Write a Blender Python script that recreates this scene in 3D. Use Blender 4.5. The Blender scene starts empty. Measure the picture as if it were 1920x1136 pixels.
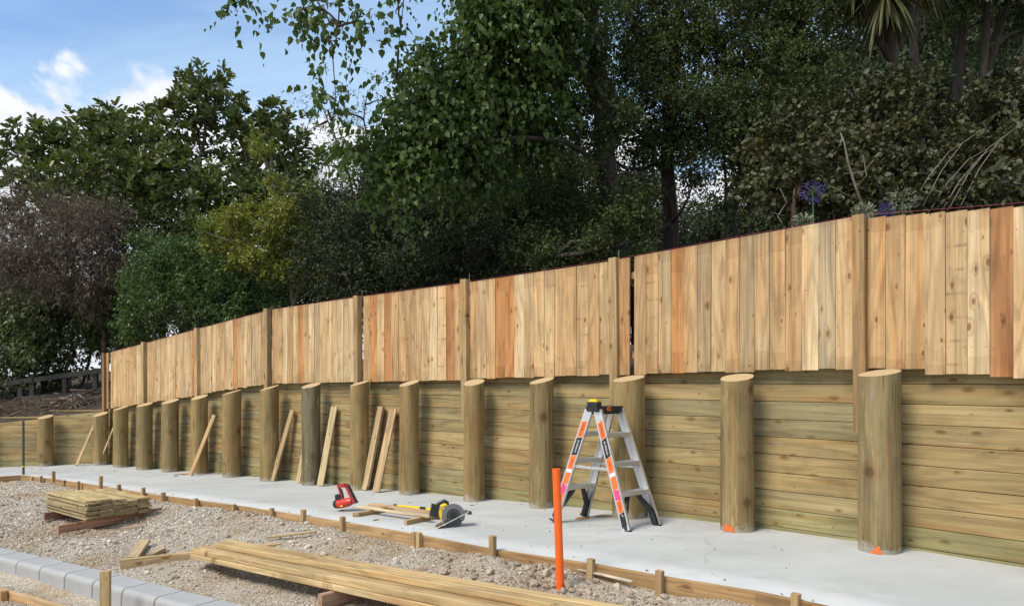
import bpy, math, random
import numpy as np
from mathutils import Vector, Matrix

# ------------------------------------------------------------------ camera, sky, sun, exposure
scene = bpy.context.scene
col = scene.collection
F, YH, ZC = 1300.0, 715.0, 1.31           # focal length in photo pixels, horizon row, eye height
cam_data = bpy.data.cameras.new('camera')
cam_data.sensor_width = 36.0
cam_data.lens = 36.0 * F / 1920.0
cam_data.shift_y = (YH - 568.0) / 1920.0
cam_data.clip_start = 0.05
cam_data.clip_end = 3000.0
cam = bpy.data.objects.new('camera', cam_data)
col.objects.link(cam)
cam.location = (0, 0, ZC)
cam.rotation_euler = (math.radians(90), 0, 0)
scene.camera = cam

SUN_EL, SUN_AZ = math.radians(52), math.radians(-128)     # azimuth clockwise from +Y (ahead)
sd = Vector((math.sin(SUN_AZ) * math.cos(SUN_EL), math.cos(SUN_AZ) * math.cos(SUN_EL), math.sin(SUN_EL)))
world = bpy.data.worlds.new('World')
scene.world = world
world.use_nodes = True
wt = world.node_tree
wt.nodes.clear()


def N(tree, kind, **kw):
    n = tree.nodes.new(kind)
    for k, v in kw.items():
        setattr(n, k, v)
    return n


def mth(tree, op, a, b=None, c=None, clamp=False):
    n = N(tree, 'ShaderNodeMath', operation=op, use_clamp=clamp)
    for i, v in enumerate((a, b, c)):
        if v is None:
            continue
        if isinstance(v, (int, float)):
            n.inputs[i].default_value = v
        else:
            tree.links.new(v, n.inputs[i])
    return n.outputs[0]


def maprange(tree, v, a, b, c, d, smooth=True):
    n = N(tree, 'ShaderNodeMapRange')
    n.interpolation_type = 'SMOOTHSTEP' if smooth else 'LINEAR'
    tree.links.new(v, n.inputs[0])
    for i, x in enumerate((a, b, c, d)):
        n.inputs[i + 1].default_value = x
    return n.outputs[0]


def mixc(tree, fac, a, b, mode='MIX'):
    n = N(tree, 'ShaderNodeMix', data_type='RGBA', blend_type=mode)
    for sock, v in ((n.inputs[0], fac), (n.inputs[6], a), (n.inputs[7], b)):
        if isinstance(v, (int, float)):
            sock.default_value = v
        elif isinstance(v, (tuple, list)):
            sock.default_value = (v[0], v[1], v[2], 1)
        else:
            tree.links.new(v, sock)
    return n.outputs[2]


def noise(tree, vec, scale, detail=3.0, rough=0.5, dist=0.0):
    n = N(tree, 'ShaderNodeTexNoise')
    n.inputs['Scale'].default_value = scale
    n.inputs['Detail'].default_value = detail
    n.inputs['Roughness'].default_value = rough
    n.inputs['Distortion'].default_value = dist
    if vec is not None:
        tree.links.new(vec, n.inputs['Vector'])
    return n.outputs[0]


def mapping(tree, vec, scale=(1, 1, 1), loc=(0, 0, 0)):
    n = N(tree, 'ShaderNodeMapping')
    n.inputs['Scale'].default_value = scale
    n.inputs['Location'].default_value = loc
    tree.links.new(vec, n.inputs['Vector'])
    return n.outputs[0]


sky = N(wt, 'ShaderNodeTexSky', sky_type='NISHITA')
sky.sun_disc = False
sky.sun_elevation = SUN_EL
sky.sun_rotation = SUN_AZ
sky.air_density = 1.0
sky.dust_density = 0.6
sky.ozone_density = 2.0
tc = N(wt, 'ShaderNodeTexCoord')
dirv = tc.outputs['Generated']
sep = N(wt, 'ShaderNodeSeparateXYZ')
wt.links.new(dirv, sep.inputs[0])
# thin high cloud: soft streaks over the whole sky
zz = mth(wt, 'ADD', mth(wt, 'MAXIMUM', sep.outputs[2], 0.0), 0.22)
pl = N(wt, 'ShaderNodeCombineXYZ')
wt.links.new(mth(wt, 'DIVIDE', sep.outputs[0], zz), pl.inputs[0])
wt.links.new(mth(wt, 'DIVIDE', sep.outputs[1], zz), pl.inputs[1])
cir1 = noise(wt, mapping(wt, pl.outputs[0], (0.55, 1.1, 1), (3.1, 0.6, 0)), 1.0, 3, 0.5, 0.4)
cir2 = noise(wt, mapping(wt, pl.outputs[0], (1.4, 4.5, 1), (1.0, 0.3, 0)), 1.0, 5, 0.6, 0.8)
cir = mth(wt, 'ADD', mth(wt, 'MULTIPLY', cir1, 0.72), mth(wt, 'MULTIPLY', cir2, 0.28))
cirm = maprange(wt, cir, 0.36, 0.62, 0.18, 0.95)
# heaped cloud low over the horizon
cn = noise(wt, mapping(wt, dirv, (1, 1, 1.5), (0.35, 0.0, 0.1)), 4.6, 6, 0.55, 0.25)
cu = mth(wt, 'SUBTRACT', mth(wt, 'MULTIPLY', cn, 0.685), mth(wt, 'SUBTRACT', sep.outputs[2], -0.005))
cum = maprange(wt, cu, 0.0, 0.045, 0.0, 1.0)
nb = noise(wt, mapping(wt, dirv, (1, 1, 1.4), (2.0, 1.0, 0.4)), 9.0, 4, 0.6)
cumcol = mixc(wt, maprange(wt, nb, 0.3, 0.65, 0.0, 1.0), (6.9, 7.2, 7.8), (8.6, 8.7, 8.9))
c1 = mixc(wt, cirm, mixc(wt, 1.0, sky.outputs[0], (1.15, 1.4, 1.65), 'MULTIPLY'), (4.2, 5.9, 7.9))
c2 = mixc(wt, cum, c1, cumcol)
bg = N(wt, 'ShaderNodeBackground')
bg.inputs['Strength'].default_value = 0.08
wt.links.new(c2, bg.inputs['Color'])
wo = N(wt, 'ShaderNodeOutputWorld')
wt.links.new(bg.outputs[0], wo.inputs['Surface'])

sun_data = bpy.data.lights.new('sun', 'SUN')
sun_data.energy = 2.7
sun_data.angle = math.radians(24)
sun_data.color = (1.0, 0.92, 0.79)
sun = bpy.data.objects.new('sun', sun_data)
col.objects.link(sun)
sun.location = (-6, -6, 14)
sun.rotation_euler = (-sd).to_track_quat('-Z', 'Y').to_euler()

vs = scene.view_settings
vs.view_transform = 'Standard'
vs.look = 'None'
vs.exposure = 0.66
vs.gamma = 1.0
vs.use_curve_mapping = False
scene.cycles.max_bounces = 6
scene.cycles.transparent_max_bounces = 4
scene.cycles.use_denoising = True

rnd = random.Random(7)
rng = np.random.default_rng(11)

# ------------------------------------------------------------------ object helpers
WM = {}                                    # world matrices of what has been placed


def place(o, M, parent=None):
    WM[o.name] = M.copy()
    if parent is not None:
        o.parent = parent
        o.matrix_basis = WM[parent.name].inverted() @ M
    else:
        o.matrix_basis = M
    col.objects.link(o)
    return o


def tag(o, label=None, cat=None, group=None, kind=None):
    if label:
        o['label'] = label
    if cat:
        o['category'] = cat
    if group:
        o['group'] = group
    if kind:
        o['kind'] = kind
    return o


def empty(name, loc, label=None, cat=None, group=None):
    o = bpy.data.objects.new(name, None)
    o.empty_display_size = 0.1
    place(o, Matrix.Translation(Vector(loc)))
    return tag(o, label, cat, group)


class MB:
    def __init__(s):
        s.v, s.f, s.m = [], [], []

    def add(s, vs_, fs, mi=0):
        b = len(s.v)
        s.v += [tuple(q) for q in vs_]
        s.f += [tuple(b + i for i in q) for q in fs]
        s.m += [mi] * len(fs)

    def box(s, c, d, mi=0, R=None):
        c = Vector(c)
        vs_ = []
        for x in (-.5, .5):
            for y in (-.5, .5):
                for z in (-.5, .5):
                    q = Vector((x * d[0], y * d[1], z * d[2]))
                    if R is not None:
                        q = R @ q
                    vs_.append(c + q)
        s.add(vs_, [(0, 1, 3, 2), (4, 6, 7, 5), (0, 4, 5, 1), (2, 3, 7, 6), (0, 2, 6, 4), (1, 5, 7, 3)], mi)

    def tube(s, pts, rad, n=8, mi=0, caps=True):
        pts = [Vector(q) for q in pts]
        if not isinstance(rad, (list, tuple)):
            rad = [rad] * len(pts)
        rings = []
        ref = None
        for i, q in enumerate(pts):
            t = (pts[min(i + 1, len(pts) - 1)] - pts[max(i - 1, 0)]).normalized()
            if ref is None:
                ref = Vector((0, 0, 1)) if abs(t.z) < .9 else Vector((1, 0, 0))
            u = t.cross(ref)
            u.normalize()
            w = u.cross(t)
            ref = w
            rings.append([q + (u * math.cos(2 * math.pi * k / n) + w * math.sin(2 * math.pi * k / n)) * rad[i] for k in range(n)])
        vs_ = [q for r in rings for q in r]
        fs = []
        for i in range(len(pts) - 1):
            for k in range(n):
                a, b = i * n + k, i * n + (k + 1) % n
                fs.append((a, a + n, b + n, b))
        if caps:
            fs.append(tuple(range(n)))
            fs.append(tuple(range((len(pts) - 1) * n + n - 1, (len(pts) - 1) * n - 1, -1)))
        s.add(vs_, fs, mi)

    def prism(s, poly, th, mi=0, axis='y'):
        n = len(poly)
        if axis == 'y':
            vs_ = [(x, -th / 2, z) for x, z in poly] + [(x, th / 2, z) for x, z in poly]
        else:
            vs_ = [(x, z, -th / 2) for x, z in poly] + [(x, z, th / 2) for x, z in poly]
        fs = [tuple(range(n)), tuple(range(2 * n - 1, n - 1, -1))]
        fs += [(i, i + n, (i + 1) % n + n, (i + 1) % n) for i in range(n)]
        s.add(vs_, fs, mi)

    def mesh(s, name, mats, smooth=False):
        me = bpy.data.meshes.new(name)
        me.from_pydata(s.v, [], s.f)
        for q in mats:
            me.materials.append(q)
        if len(mats) > 1:
            me.polygons.foreach_set('material_index', s.m)
        if smooth:
            me.polygons.foreach_set('use_smooth', [True] * len(me.polygons))
        me.update()
        return me

    def build(s, name, mats, parent=None, M=None, smooth=False, color=None):
        if not isinstance(mats, (list, tuple)):
            mats = [mats]
        o = bpy.data.objects.new(name, s.mesh(name, mats, smooth))
        if color:
            o.color = (*color, 1)
        return place(o, M if M is not None else Matrix.Identity(4), parent)


def frame(p0, xdir, ydir):
    """matrix with local x along xdir, y close to ydir"""
    x = Vector(xdir).normalized()
    z = x.cross(Vector(ydir)).normalized()
    y = z.cross(x)
    M = Matrix.Identity(4)
    for i in range(3):
        M[i][0], M[i][1], M[i][2], M[i][3] = x[i], y[i], z[i], p0[i]
    return M


def plank_mesh(L, w, t, c=0.003, ends=(0, 0)):
    """chamfered board, local x along the length from 0 to L; centred in y and z"""
    m = MB()
    a, b = w / 2, t / 2
    sec = [(-a + c, -b), (a - c, -b), (a, -b + c), (a, b - c), (a - c, b), (-a + c, b), (-a, b - c), (-a, -b + c)]
    vs_ = [(0 + ends[0] * (y / w), y, z) for y, z in sec] + [(L + ends[1] * (y / w), y, z) for y, z in sec]
    fs = [tuple(range(7, -1, -1)), tuple(range(8, 16))]
    fs += [(i, (i + 1) % 8, (i + 1) % 8 + 8, i + 8) for i in range(8)]
    m.add(vs_, fs)
    return m


def plank(name, p0, p1, wdir, w, t, mat, parent=None, color=None, c=0.003, ends=(0, 0)):
    p0, p1 = Vector(p0), Vector(p1)
    m = plank_mesh((p1 - p0).length, w, t, c, ends)
    return m.build(name, mat, parent, frame(p0, p1 - p0, wdir), color=color)


# ------------------------------------------------------------------ materials
def new_mat(name):
    m = bpy.data.materials.new(name)
    m.use_nodes = True
    t = m.node_tree
    b = t.nodes['Principled BSDF']
    return m, t, b


def plain(name, c, rough=0.5, metal=0.0, spec=0.5, var=0.12, scale=30, bump=0.0):
    m, t, b = new_mat(name)
    tcn = N(t, 'ShaderNodeTexCoord')
    n = noise(t, tcn.outputs['Object'], scale, 4, 0.6)
    cc = mixc(t, n, tuple(x * (1 - var) for x in c), tuple(min(1, x * (1 + var)) for x in c))
    t.links.new(cc, b.inputs['Base Color'])
    t.links.new(maprange(t, n, 0.3, 0.7, rough * 0.85, min(1, rough * 1.15)), b.inputs['Roughness'])
    b.inputs['Metallic'].default_value = metal
    b.inputs['Specular IOR Level'].default_value = spec
    if bump:
        bn = N(t, 'ShaderNodeBump')
        bn.inputs['Strength'].default_value = bump
        bn.inputs['Distance'].default_value = 0.003
        t.links.new(n, bn.inputs['Height'])
        t.links.new(bn.outputs[0], b.inputs['Normal'])
    return m


def wood(name, axis=0, ring=1.0, knot=1.0, streak=1.0, scuff=0.0, bands=0.0, ends=None, rough=0.72, knot_scale=1.0,
         knot_col=(0.10, 0.045, 0.018), green=0.0):
    """sawn timber; the piece's own colour comes from the object colour"""
    m, t, b = new_mat(name)
    tcn = N(t, 'ShaderNodeTexCoord')
    oi = N(t, 'ShaderNodeObjectInfo')
    off = N(t, 'ShaderNodeCombineXYZ')
    for i, k in enumerate((61.0, 37.0, 23.0)):
        t.links.new(mth(t, 'MULTIPLY', oi.outputs['Random'], k), off.inputs[i])
    add = N(t, 'ShaderNodeVectorMath', operation='ADD')
    t.links.new(tcn.outputs['Object'], add.inputs[0])
    t.links.new(off.outputs[0], add.inputs[1])
    v = add.outputs[0]

    def st(a, c):
        s = [c, c, c]
        s[axis] = a
        return mapping(t, v, tuple(s))
    base = oi.outputs['Color']
    fine = noise(t, st(1.6, 75), 1.0, 4, 0.6)
    broad = noise(t, st(0.9, 9), 1.0, 3, 0.5)
    blot = noise(t, st(3.0, 5.0), 1.0, 4, 0.6)
    # knots first: they bend the rings
    vor = N(t, 'ShaderNodeTexVoronoi', voronoi_dimensions='2D' if axis == 0 else '3D')
    s3 = [9.0 * knot_scale, 9.0 * knot_scale, 2.2]
    if axis == 0:
        s3 = [4.2 * knot_scale, 9.0 * knot_scale, 1.2]
    else:
        s3 = [4.5 * knot_scale, 4.5 * knot_scale, 4.0 * knot_scale]
    t.links.new(mapping(t, v, tuple(s3)), vor.inputs['Vector'])
    vor.inputs['Scale'].default_value = 1.0
    sepc = N(t, 'ShaderNodeSeparateColor')
    t.links.new(vor.outputs['Color'], sepc.inputs[0])
    on = maprange(t, sepc.outputs[0], 0.66, 0.68, 0.0, 1.0)
    dist = mth(t, 'ADD', vor.outputs['Distance'], mth(t, 'MULTIPLY', mth(t, 'SUBTRACT', fine, 0.5), 0.05))
    kr = maprange(t, sepc.outputs[1], 0, 1, *((0.035, 0.15) if axis == 0 else (0.10, 0.24)))
    core = mth(t, 'MULTIPLY', mth(t, 'SUBTRACT', 1.0, maprange(t, mth(t, 'DIVIDE', dist, kr), 0.55, 1.1, 0, 1), clamp=True), on)
    halo = mth(t, 'MULTIPLY', mth(t, 'SUBTRACT', 1.0, maprange(t, mth(t, 'DIVIDE', dist, kr), 0.7, 2.6, 0, 1), clamp=True), on)
    rn = noise(t, st(0.55, 6.5), 1.0, 1.5, 0.4)
    rp = mth(t, 'ADD', mth(t, 'MULTIPLY', rn, 46.0), mth(t, 'MULTIPLY', halo, 5.0))
    rings = mth(t, 'ADD', mth(t, 'MULTIPLY', mth(t, 'SINE', rp), 0.5), 0.5)
    val = mth(t, 'ADD', 1.0, mth(t, 'MULTIPLY', mth(t, 'SUBTRACT', fine, 0.5), 0.85 * streak))
    val = mth(t, 'MULTIPLY', val, maprange(t, rings, 0.45, 1.0, 1.0, 1.0 - 0.26 * ring))
    val = mth(t, 'MULTIPLY', val, maprange(t, broad, 0.3, 0.7, 0.78, 1.12))
    c = mixc(t, 1.0, base, val, 'MULTIPLY')
    # warmer heartwood streaks and greyer blotches
    hot = mth(t, 'MULTIPLY', maprange(t, noise(t, st(0.8, 13), 1.0, 3, 0.55), 0.52, 0.66, 0, 1), 0.55)
    c = mixc(t, hot, c, mixc(t, 1.0, c, (1.0, 0.74, 0.52), 'MULTIPLY'))
    c = mixc(t, mth(t, 'MULTIPLY', maprange(t, blot, 0.50, 0.68, 0, 1), 0.6), c, mixc(t, 1.0, c, (0.74, 0.72, 0.70), 'MULTIPLY'))
    fl = maprange(t, noise(t, st(7.0, 60), 1.0, 3, 0.6), 0.66, 0.72, 0, 0.55)
    c = mixc(t, fl, c, mixc(t, 1.0, c, (0.42, 0.34, 0.28), 'MULTIPLY'))
    pf = maprange(t, noise(t, st(2.5, 40), 1.0, 4, 0.65), 0.60, 0.72, 0, 0.35)
    c = mixc(t, pf, c, mixc(t, 1.0, c, (1.25, 1.25, 1.2), 'MULTIPLY'))
    if green:
        gn = maprange(t, noise(t, st(0.8, 3.0), 1.0, 3, 0.5), 0.42, 0.68, 0, green)
        c = mixc(t, gn, c, (0.20, 0.195, 0.095))
    if scuff:
        sc = maprange(t, noise(t, st(2.2, 34), 1.0, 5, 0.7), 0.63, 0.70, 0, 1)
        reg = maprange(t, noise(t, st(0.9, 2.2), 1.0, 2, 0.5), 0.54, 0.66, 0, 1)
        c = mixc(t, mth(t, 'MULTIPLY', mth(t, 'MULTIPLY', sc, reg), scuff), c, (0.46, 0.39, 0.25))
        dz = maprange(t, noise(t, st(2.0, 6.0), 1.0, 4, 0.6), 0.66, 0.74, 0, 0.35)
        c = mixc(t, dz, c, (0.30, 0.29, 0.25))
    c = mixc(t, mth(t, 'MULTIPLY', halo, 0.55 * knot), c, mixc(t, 1.0, c, (0.72, 0.56, 0.42), 'MULTIPLY'))
    c = mixc(t, mth(t, 'MULTIPLY', core, 0.78 * knot), c, knot_col)
    sp = N(t, 'ShaderNodeSeparateXYZ')
    t.links.new(tcn.outputs['Object'], sp.inputs[0])
    if bands:
        # marks left by the fillets the timber was stacked on
        w = mth(t, 'FRACT', mth(t, 'ADD', mth(t, 'MULTIPLY', sp.outputs[axis], 5.6), mth(t, 'MULTIPLY', oi.outputs['Random'], 9.0)))
        bm = mth(t, 'MULTIPLY', maprange(t, w, 0.80, 0.84, 0, 1), maprange(t, w, 0.93, 0.98, 1, 0))
        bm = mth(t, 'MULTIPLY', bm, maprange(t, noise(t, st(5, 12), 1.0, 2, 0.5), 0.42, 0.62, 0.0, bands))
        c = mixc(t, bm, c, mixc(t, 1.0, c, (0.52, 0.50, 0.46), 'MULTIPLY'))
    if ends:
        # weather stain at both ends of a paling, its reach different on each piece
        r1 = mth(t, 'ADD', 0.06, mth(t, 'MULTIPLY', mth(t, 'FRACT', mth(t, 'MULTIPLY', oi.outputs['Random'], 17.3)), 0.16))
        wob = mth(t, 'MULTIPLY', mth(t, 'SUBTRACT', noise(t, st(6, 20), 1.0, 2, 0.5), 0.5), 0.03)
        x = mth(t, 'ADD', sp.outputs[axis], wob)
        lo = maprange(t, mth(t, 'SUBTRACT', x, r1), -0.008, 0.008, 1, 0)
        hi = maprange(t, mth(t, 'SUBTRACT', mth(t, 'SUBTRACT', ends, x), r1), -0.008, 0.008, 1, 0)
        has = maprange(t, mth(t, 'FRACT', mth(t, 'MULTIPLY', oi.outputs['Random'], 41.7)), 0.50, 0.52, 0, 0.5)
        e = mth(t, 'MULTIPLY', mth(t, 'MAXIMUM', lo, hi), has)
        c = mixc(t, e, c, mixc(t, 1.0, c, (0.74, 0.70, 0.66), 'MULTIPLY'))
    if ends:
        for x0 in (0.20, 1.06):
            dx = mth(t, 'SUBTRACT', sp.outputs[axis], x0)
            dy = mth(t, 'SUBTRACT', mth(t, 'ABSOLUTE', sp.outputs[1]), 0.047)
            dd_ = mth(t, 'SQRT', mth(t, 'ADD', mth(t, 'MULTIPLY', dx, dx), mth(t, 'MULTIPLY', dy, dy)))
            c = mixc(t, maprange(t, dd_, 0.003, 0.0055, 0.8, 0), c, (0.10, 0.08, 0.06))
    if axis == 2:
        # drying splits, dark runs and cement splash at the foot
        ck = maprange(t, noise(t, st(1.1, 42), 1.0, 3, 0.55), 0.645, 0.675, 0, 0.75)
        c = mixc(t, ck, c, (0.05, 0.035, 0.02))
        rn_ = maprange(t, noise(t, st(1.6, 8), 1.0, 4, 0.6), 0.5, 0.68, 0, 0.55)
        c = mixc(t, rn_, c, mixc(t, 1.0, c, (0.55, 0.47, 0.38), 'MULTIPLY'))
        lt = maprange(t, noise(t, st(2.4, 16), 1.0, 4, 0.6), 0.60, 0.70, 0, 0.5)
        c = mixc(t, lt, c, (0.40, 0.30, 0.16))
        fs_ = mth(t, 'ADD', sp.outputs[2], mth(t, 'MULTIPLY', mth(t, 'SUBTRACT', noise(t, st(11, 11), 1.0, 4, 0.7), 0.5), 0.30))
        c = mixc(t, maprange(t, fs_, 0.30, 0.36, 0.65, 0), c, (0.36, 0.34, 0.30))
    t.links.new(c, b.inputs['Base Color'])
    b.inputs['Roughness'].default_value = rough
    b.inputs['Specular IOR Level'].default_value = 0.25
    bn = N(t, 'ShaderNodeBump')
    bn.inputs['Strength'].default_value = 0.35
    bn.inputs['Distance'].default_value = 0.004
    t.links.new(mth(t, 'ADD', mth(t, 'MULTIPLY', fine, 0.8), mth(t, 'MULTIPLY', core, 0.5)), bn.inputs['Height'])
    t.links.new(bn.outputs[0], b.inputs['Normal'])
    return m


M_paling = wood('pine_paling', 0, ring=0.8, knot=0.85, ends=1.20)
M_paling_marked = wood('pine_paling_marked', 0, ring=0.6, knot=0.8, bands=0.55, ends=1.20)
M_fpost = wood('fence_post_timber', 0, ring=0.8, knot=1.0)
M_board = wood('treated_board', 0, ring=0.75, knot=0.9, scuff=0.9, green=0.20, knot_col=(0.13, 0.075, 0.03))
M_timber = wood('sawn_timber', 0, ring=0.9, knot=0.7)
M_round = wood('round_post_bark', 2, ring=0.15, knot=0.8, streak=1.3, scuff=0.7, green=0.22, knot_col=(0.07, 0.032, 0.014))


def cut_end():
    m, t, b = new_mat('cut_end_grain')
    tcn = N(t, 'ShaderNodeTexCoord')
    sp = N(t, 'ShaderNodeSeparateXYZ')
    t.links.new(tcn.outputs['Object'], sp.inputs[0])
    r = mth(t, 'SQRT', mth(t, 'ADD', mth(t, 'POWER', sp.outputs[0], 2.0), mth(t, 'POWER', sp.outputs[1], 2.0)))
    n = noise(t, tcn.outputs['Object'], 14, 4, 0.6)
    rr = mth(t, 'SINE', mth(t, 'ADD', mth(t, 'MULTIPLY', r, 420), mth(t, 'MULTIPLY', n, 9)))
    c = mixc(t, maprange(t, rr, -1, 1, 0, 0.6), (0.50, 0.37, 0.20), (0.34, 0.22, 0.10))
    c = mixc(t, maprange(t, n, 0.5, 0.75, 0, 0.5), c, (0.30, 0.24, 0.14))
    t.links.new(c, b.inputs['Base Color'])
    b.inputs['Roughness'].default_value = 0.85
    return m


M_cut = cut_end()


def concrete(name, c, crack=True, sc=1.0):
    m, t, b = new_mat(name)
    tcn = N(t, 'ShaderNodeTexCoord')
    v = tcn.outputs['Object']
    n1 = noise(t, v, 0.9 * sc, 5, 0.6)
    n2 = noise(t, v, 7 * sc, 5, 0.65)
    n3 = noise(t, v, 160, 3, 0.6)
    cc = mixc(t, maprange(t, n1, 0.35, 0.7, 0, 1), tuple(x * 0.90 for x in c), tuple(min(1, x * 1.05) for x in c))
    cc = mixc(t, maprange(t, n2, 0.5, 0.78, 0, 0.35), cc, tuple(x * y for x, y in zip(c, (0.80, 0.80, 0.78))))
    cc = mixc(t, maprange(t, n3, 0.6, 0.75, 0, 0.25), cc, tuple(x * 0.7 for x in c))
    if crack:
        dv = N(t, 'ShaderNodeVectorMath', operation='ADD')
        nn = N(t, 'ShaderNodeTexNoise')
        nn.inputs['Scale'].default_value = 1.3
        nn.inputs['Detail'].default_value = 4
        t.links.new(v, nn.inputs['Vector'])
        t.links.new(v, dv.inputs[0])
        t.links.new(nn.outputs['Color'], dv.inputs[1])
        vo = N(t, 'ShaderNodeTexVoronoi', feature='DISTANCE_TO_EDGE')
        vo.inputs['Scale'].default_value = 0.42
        t.links.new(dv.outputs[0], vo.inputs['Vector'])
        cr = mth(t, 'MULTIPLY', maprange(t, vo.outputs['Distance'], 0.002, 0.010, 1, 0), maprange(t, n2, 0.42, 0.6, 0, 0.38))
        cc = mixc(t, cr, cc, tuple(x * 0.55 for x in c))
        st_ = maprange(t, noise(t, v, 1.7, 6, 0.65), 0.52, 0.70, 0, 0.42)
        cc = mixc(t, st_, cc, tuple(x * y for x, y in zip(c, (0.74, 0.70, 0.63))))
        # trowel sweeps, a little darker
        wv = noise(t, mapping(t, v, (0.6, 3.4, 1)), 1.0, 3, 0.6, 0.6)
        cc = mixc(t, maprange(t, wv, 0.50, 0.68, 0, 0.34), cc, tuple(x * 0.72 for x in c))
    t.links.new(cc, b.inputs['Base Color'])
    b.inputs['Roughness'].default_value = 0.75
    b.inputs['Specular IOR Level'].default_value = 0.3
    bn = N(t, 'ShaderNodeBump')
    bn.inputs['Strength'].default_value = 0.25
    bn.inputs['Distance'].default_value = 0.004
    t.links.new(mth(t, 'ADD', n2, mth(t, 'MULTIPLY', n3, 0.4)), bn.inputs['Height'])
    t.links.new(bn.outputs[0], b.inputs['Normal'])
    return m


M_slab = concrete('slab_concrete', (0.445, 0.45, 0.437))
M_kerb = concrete('kerb_concrete', (0.37, 0.368, 0.358), crack=False, sc=4)


def ground_mat():
    m, t, b = new_mat('gravel_ground')
    tcn = N(t, 'ShaderNodeTexCoord')
    v = tcn.outputs['Object']
    vo = N(t, 'ShaderNodeTexVoronoi')
    vo.inputs['Scale'].default_value = 62
    t.links.new(v, vo.inputs['Vector'])
    vo2 = N(t, 'ShaderNodeTexVoronoi')
    vo2.inputs['Scale'].default_value = 150
    t.links.new(v, vo2.inputs['Vector'])
    n1 = noise(t, v, 0.8, 4, 0.55)
    n2 = noise(t, v, 5, 4, 0.6)
    s1 = N(t, 'ShaderNodeSeparateColor')
    t.links.new(vo.outputs['Color'], s1.inputs[0])
    grey = mixc(t, s1.outputs[0], (0.34, 0.285, 0.215), (0.54, 0.475, 0.385))
    tan = mixc(t, s1.outputs[0], (0.27, 0.20, 0.13), (0.45, 0.35, 0.235))
    c = mixc(t, maprange(t, mth(t, 'ADD', n1, mth(t, 'MULTIPLY', n2, 0.3)), 0.58, 0.78, 0, 1), grey, tan)
    c = mixc(t, maprange(t, vo.outputs['Distance'], 0.45, 0.8, 0, 0.4), c, (0.20, 0.16, 0.115))
    t.links.new(c, b.inputs['Base Color'])
    b.inputs['Roughness'].default_value = 0.95
    b.inputs['Specular IOR Level'].default_value = 0.15
    h = mth(t, 'SUBTRACT', 1.0, mth(t, 'ADD', vo.outputs['Distance'], mth(t, 'MULTIPLY', vo2.outputs['Distance'], 0.4)))
    bn = N(t, 'ShaderNodeBump')
    bn.inputs['Strength'].default_value = 0.9
    bn.inputs['Distance'].default_value = 0.012
    t.links.new(h, bn.inputs['Height'])
    t.links.new(bn.outputs[0], b.inputs['Normal'])
    return m


M_ground = ground_mat()


def stone_mat():
    m, t, b = new_mat('crushed_stone')
    oi = N(t, 'ShaderNodeObjectInfo')
    geo = N(t, 'ShaderNodeNewGeometry')
    r = oi.outputs['Random']
    big = noise(t, geo.outputs['Position'], 0.8, 4, 0.55)
    ramp = N(t, 'ShaderNodeValToRGB')
    e = ramp.color_ramp.elements
    e[0].position, e[0].color = 0.0, (0.27, 0.235, 0.19, 1)
    e[1].position, e[1].color = 1.0, (0.70, 0.65, 0.58, 1)
    q = e.new(0.35)
    q.color = (0.43, 0.38, 0.32, 1)
    q = e.new(0.75)
    q.color = (0.57, 0.51, 0.43, 1)
    t.links.new(r, ramp.inputs[0])
    tan = mixc(t, r, (0.27, 0.205, 0.14), (0.50, 0.40, 0.285))
    c = mixc(t, maprange(t, big, 0.44, 0.64, 0.12, 0.9), ramp.outputs[0], tan)
    dst = N(t, 'ShaderNodeVectorMath', operation='DISTANCE')
    t.links.new(geo.outputs['Position'], dst.inputs[0])
    dst.inputs[1].default_value = (0.2, 5.0, -0.2)
    dw = mth(t, 'ADD', dst.outputs['Value'], mth(t, 'MULTIPLY', mth(t, 'SUBTRACT', noise(t, geo.outputs['Position'], 3.0, 3, 0.6), 0.5), 1.6))
    c = mixc(t, maprange(t, dw, 0.7, 1.5, 0.75, 0), c, mixc(t, r, (0.23, 0.17, 0.115), (0.42, 0.33, 0.235)))
    n = noise(t, geo.outputs['Position'], 90, 3, 0.6)
    c = mixc(t, maprange(t, n, 0.4, 0.7, 0, 0.4), c, mixc(t, 1.0, c, (0.72, 0.70, 0.67), 'MULTIPLY'))
    t.links.new(c, b.inputs['Base Color'])
    b.inputs['Roughness'].default_value = 0.9
    b.inputs['Specular IOR Level'].default_value = 0.2
    return m


M_stone = stone_mat()


def bank_mat():
    m, t, b = new_mat('leaf_litter_bank')
    tcn = N(t, 'ShaderNodeTexCoord')
    v = tcn.outputs['Object']
    n = noise(t, v, 9, 6, 0.7)
    n2 = noise(t, v, 60, 4, 0.7)
    c = mixc(t, maprange(t, n, 0.3, 0.7, 0, 1), (0.045, 0.032, 0.02), (0.13, 0.095, 0.06))
    c = mixc(t, maprange(t, n2, 0.55, 0.75, 0, 0.6), c, (0.19, 0.145, 0.10))
    t.links.new(c, b.inputs['Base Color'])
    b.inputs['Roughness'].default_value = 0.95
    bn = N(t, 'ShaderNodeBump')
    bn.inputs['Distance'].default_value = 0.05
    t.links.new(mth(t, 'ADD', n, n2), bn.inputs['Height'])
    t.links.new(bn.outputs[0], b.inputs['Normal'])
    return m


M_bank = bank_mat()


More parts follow.
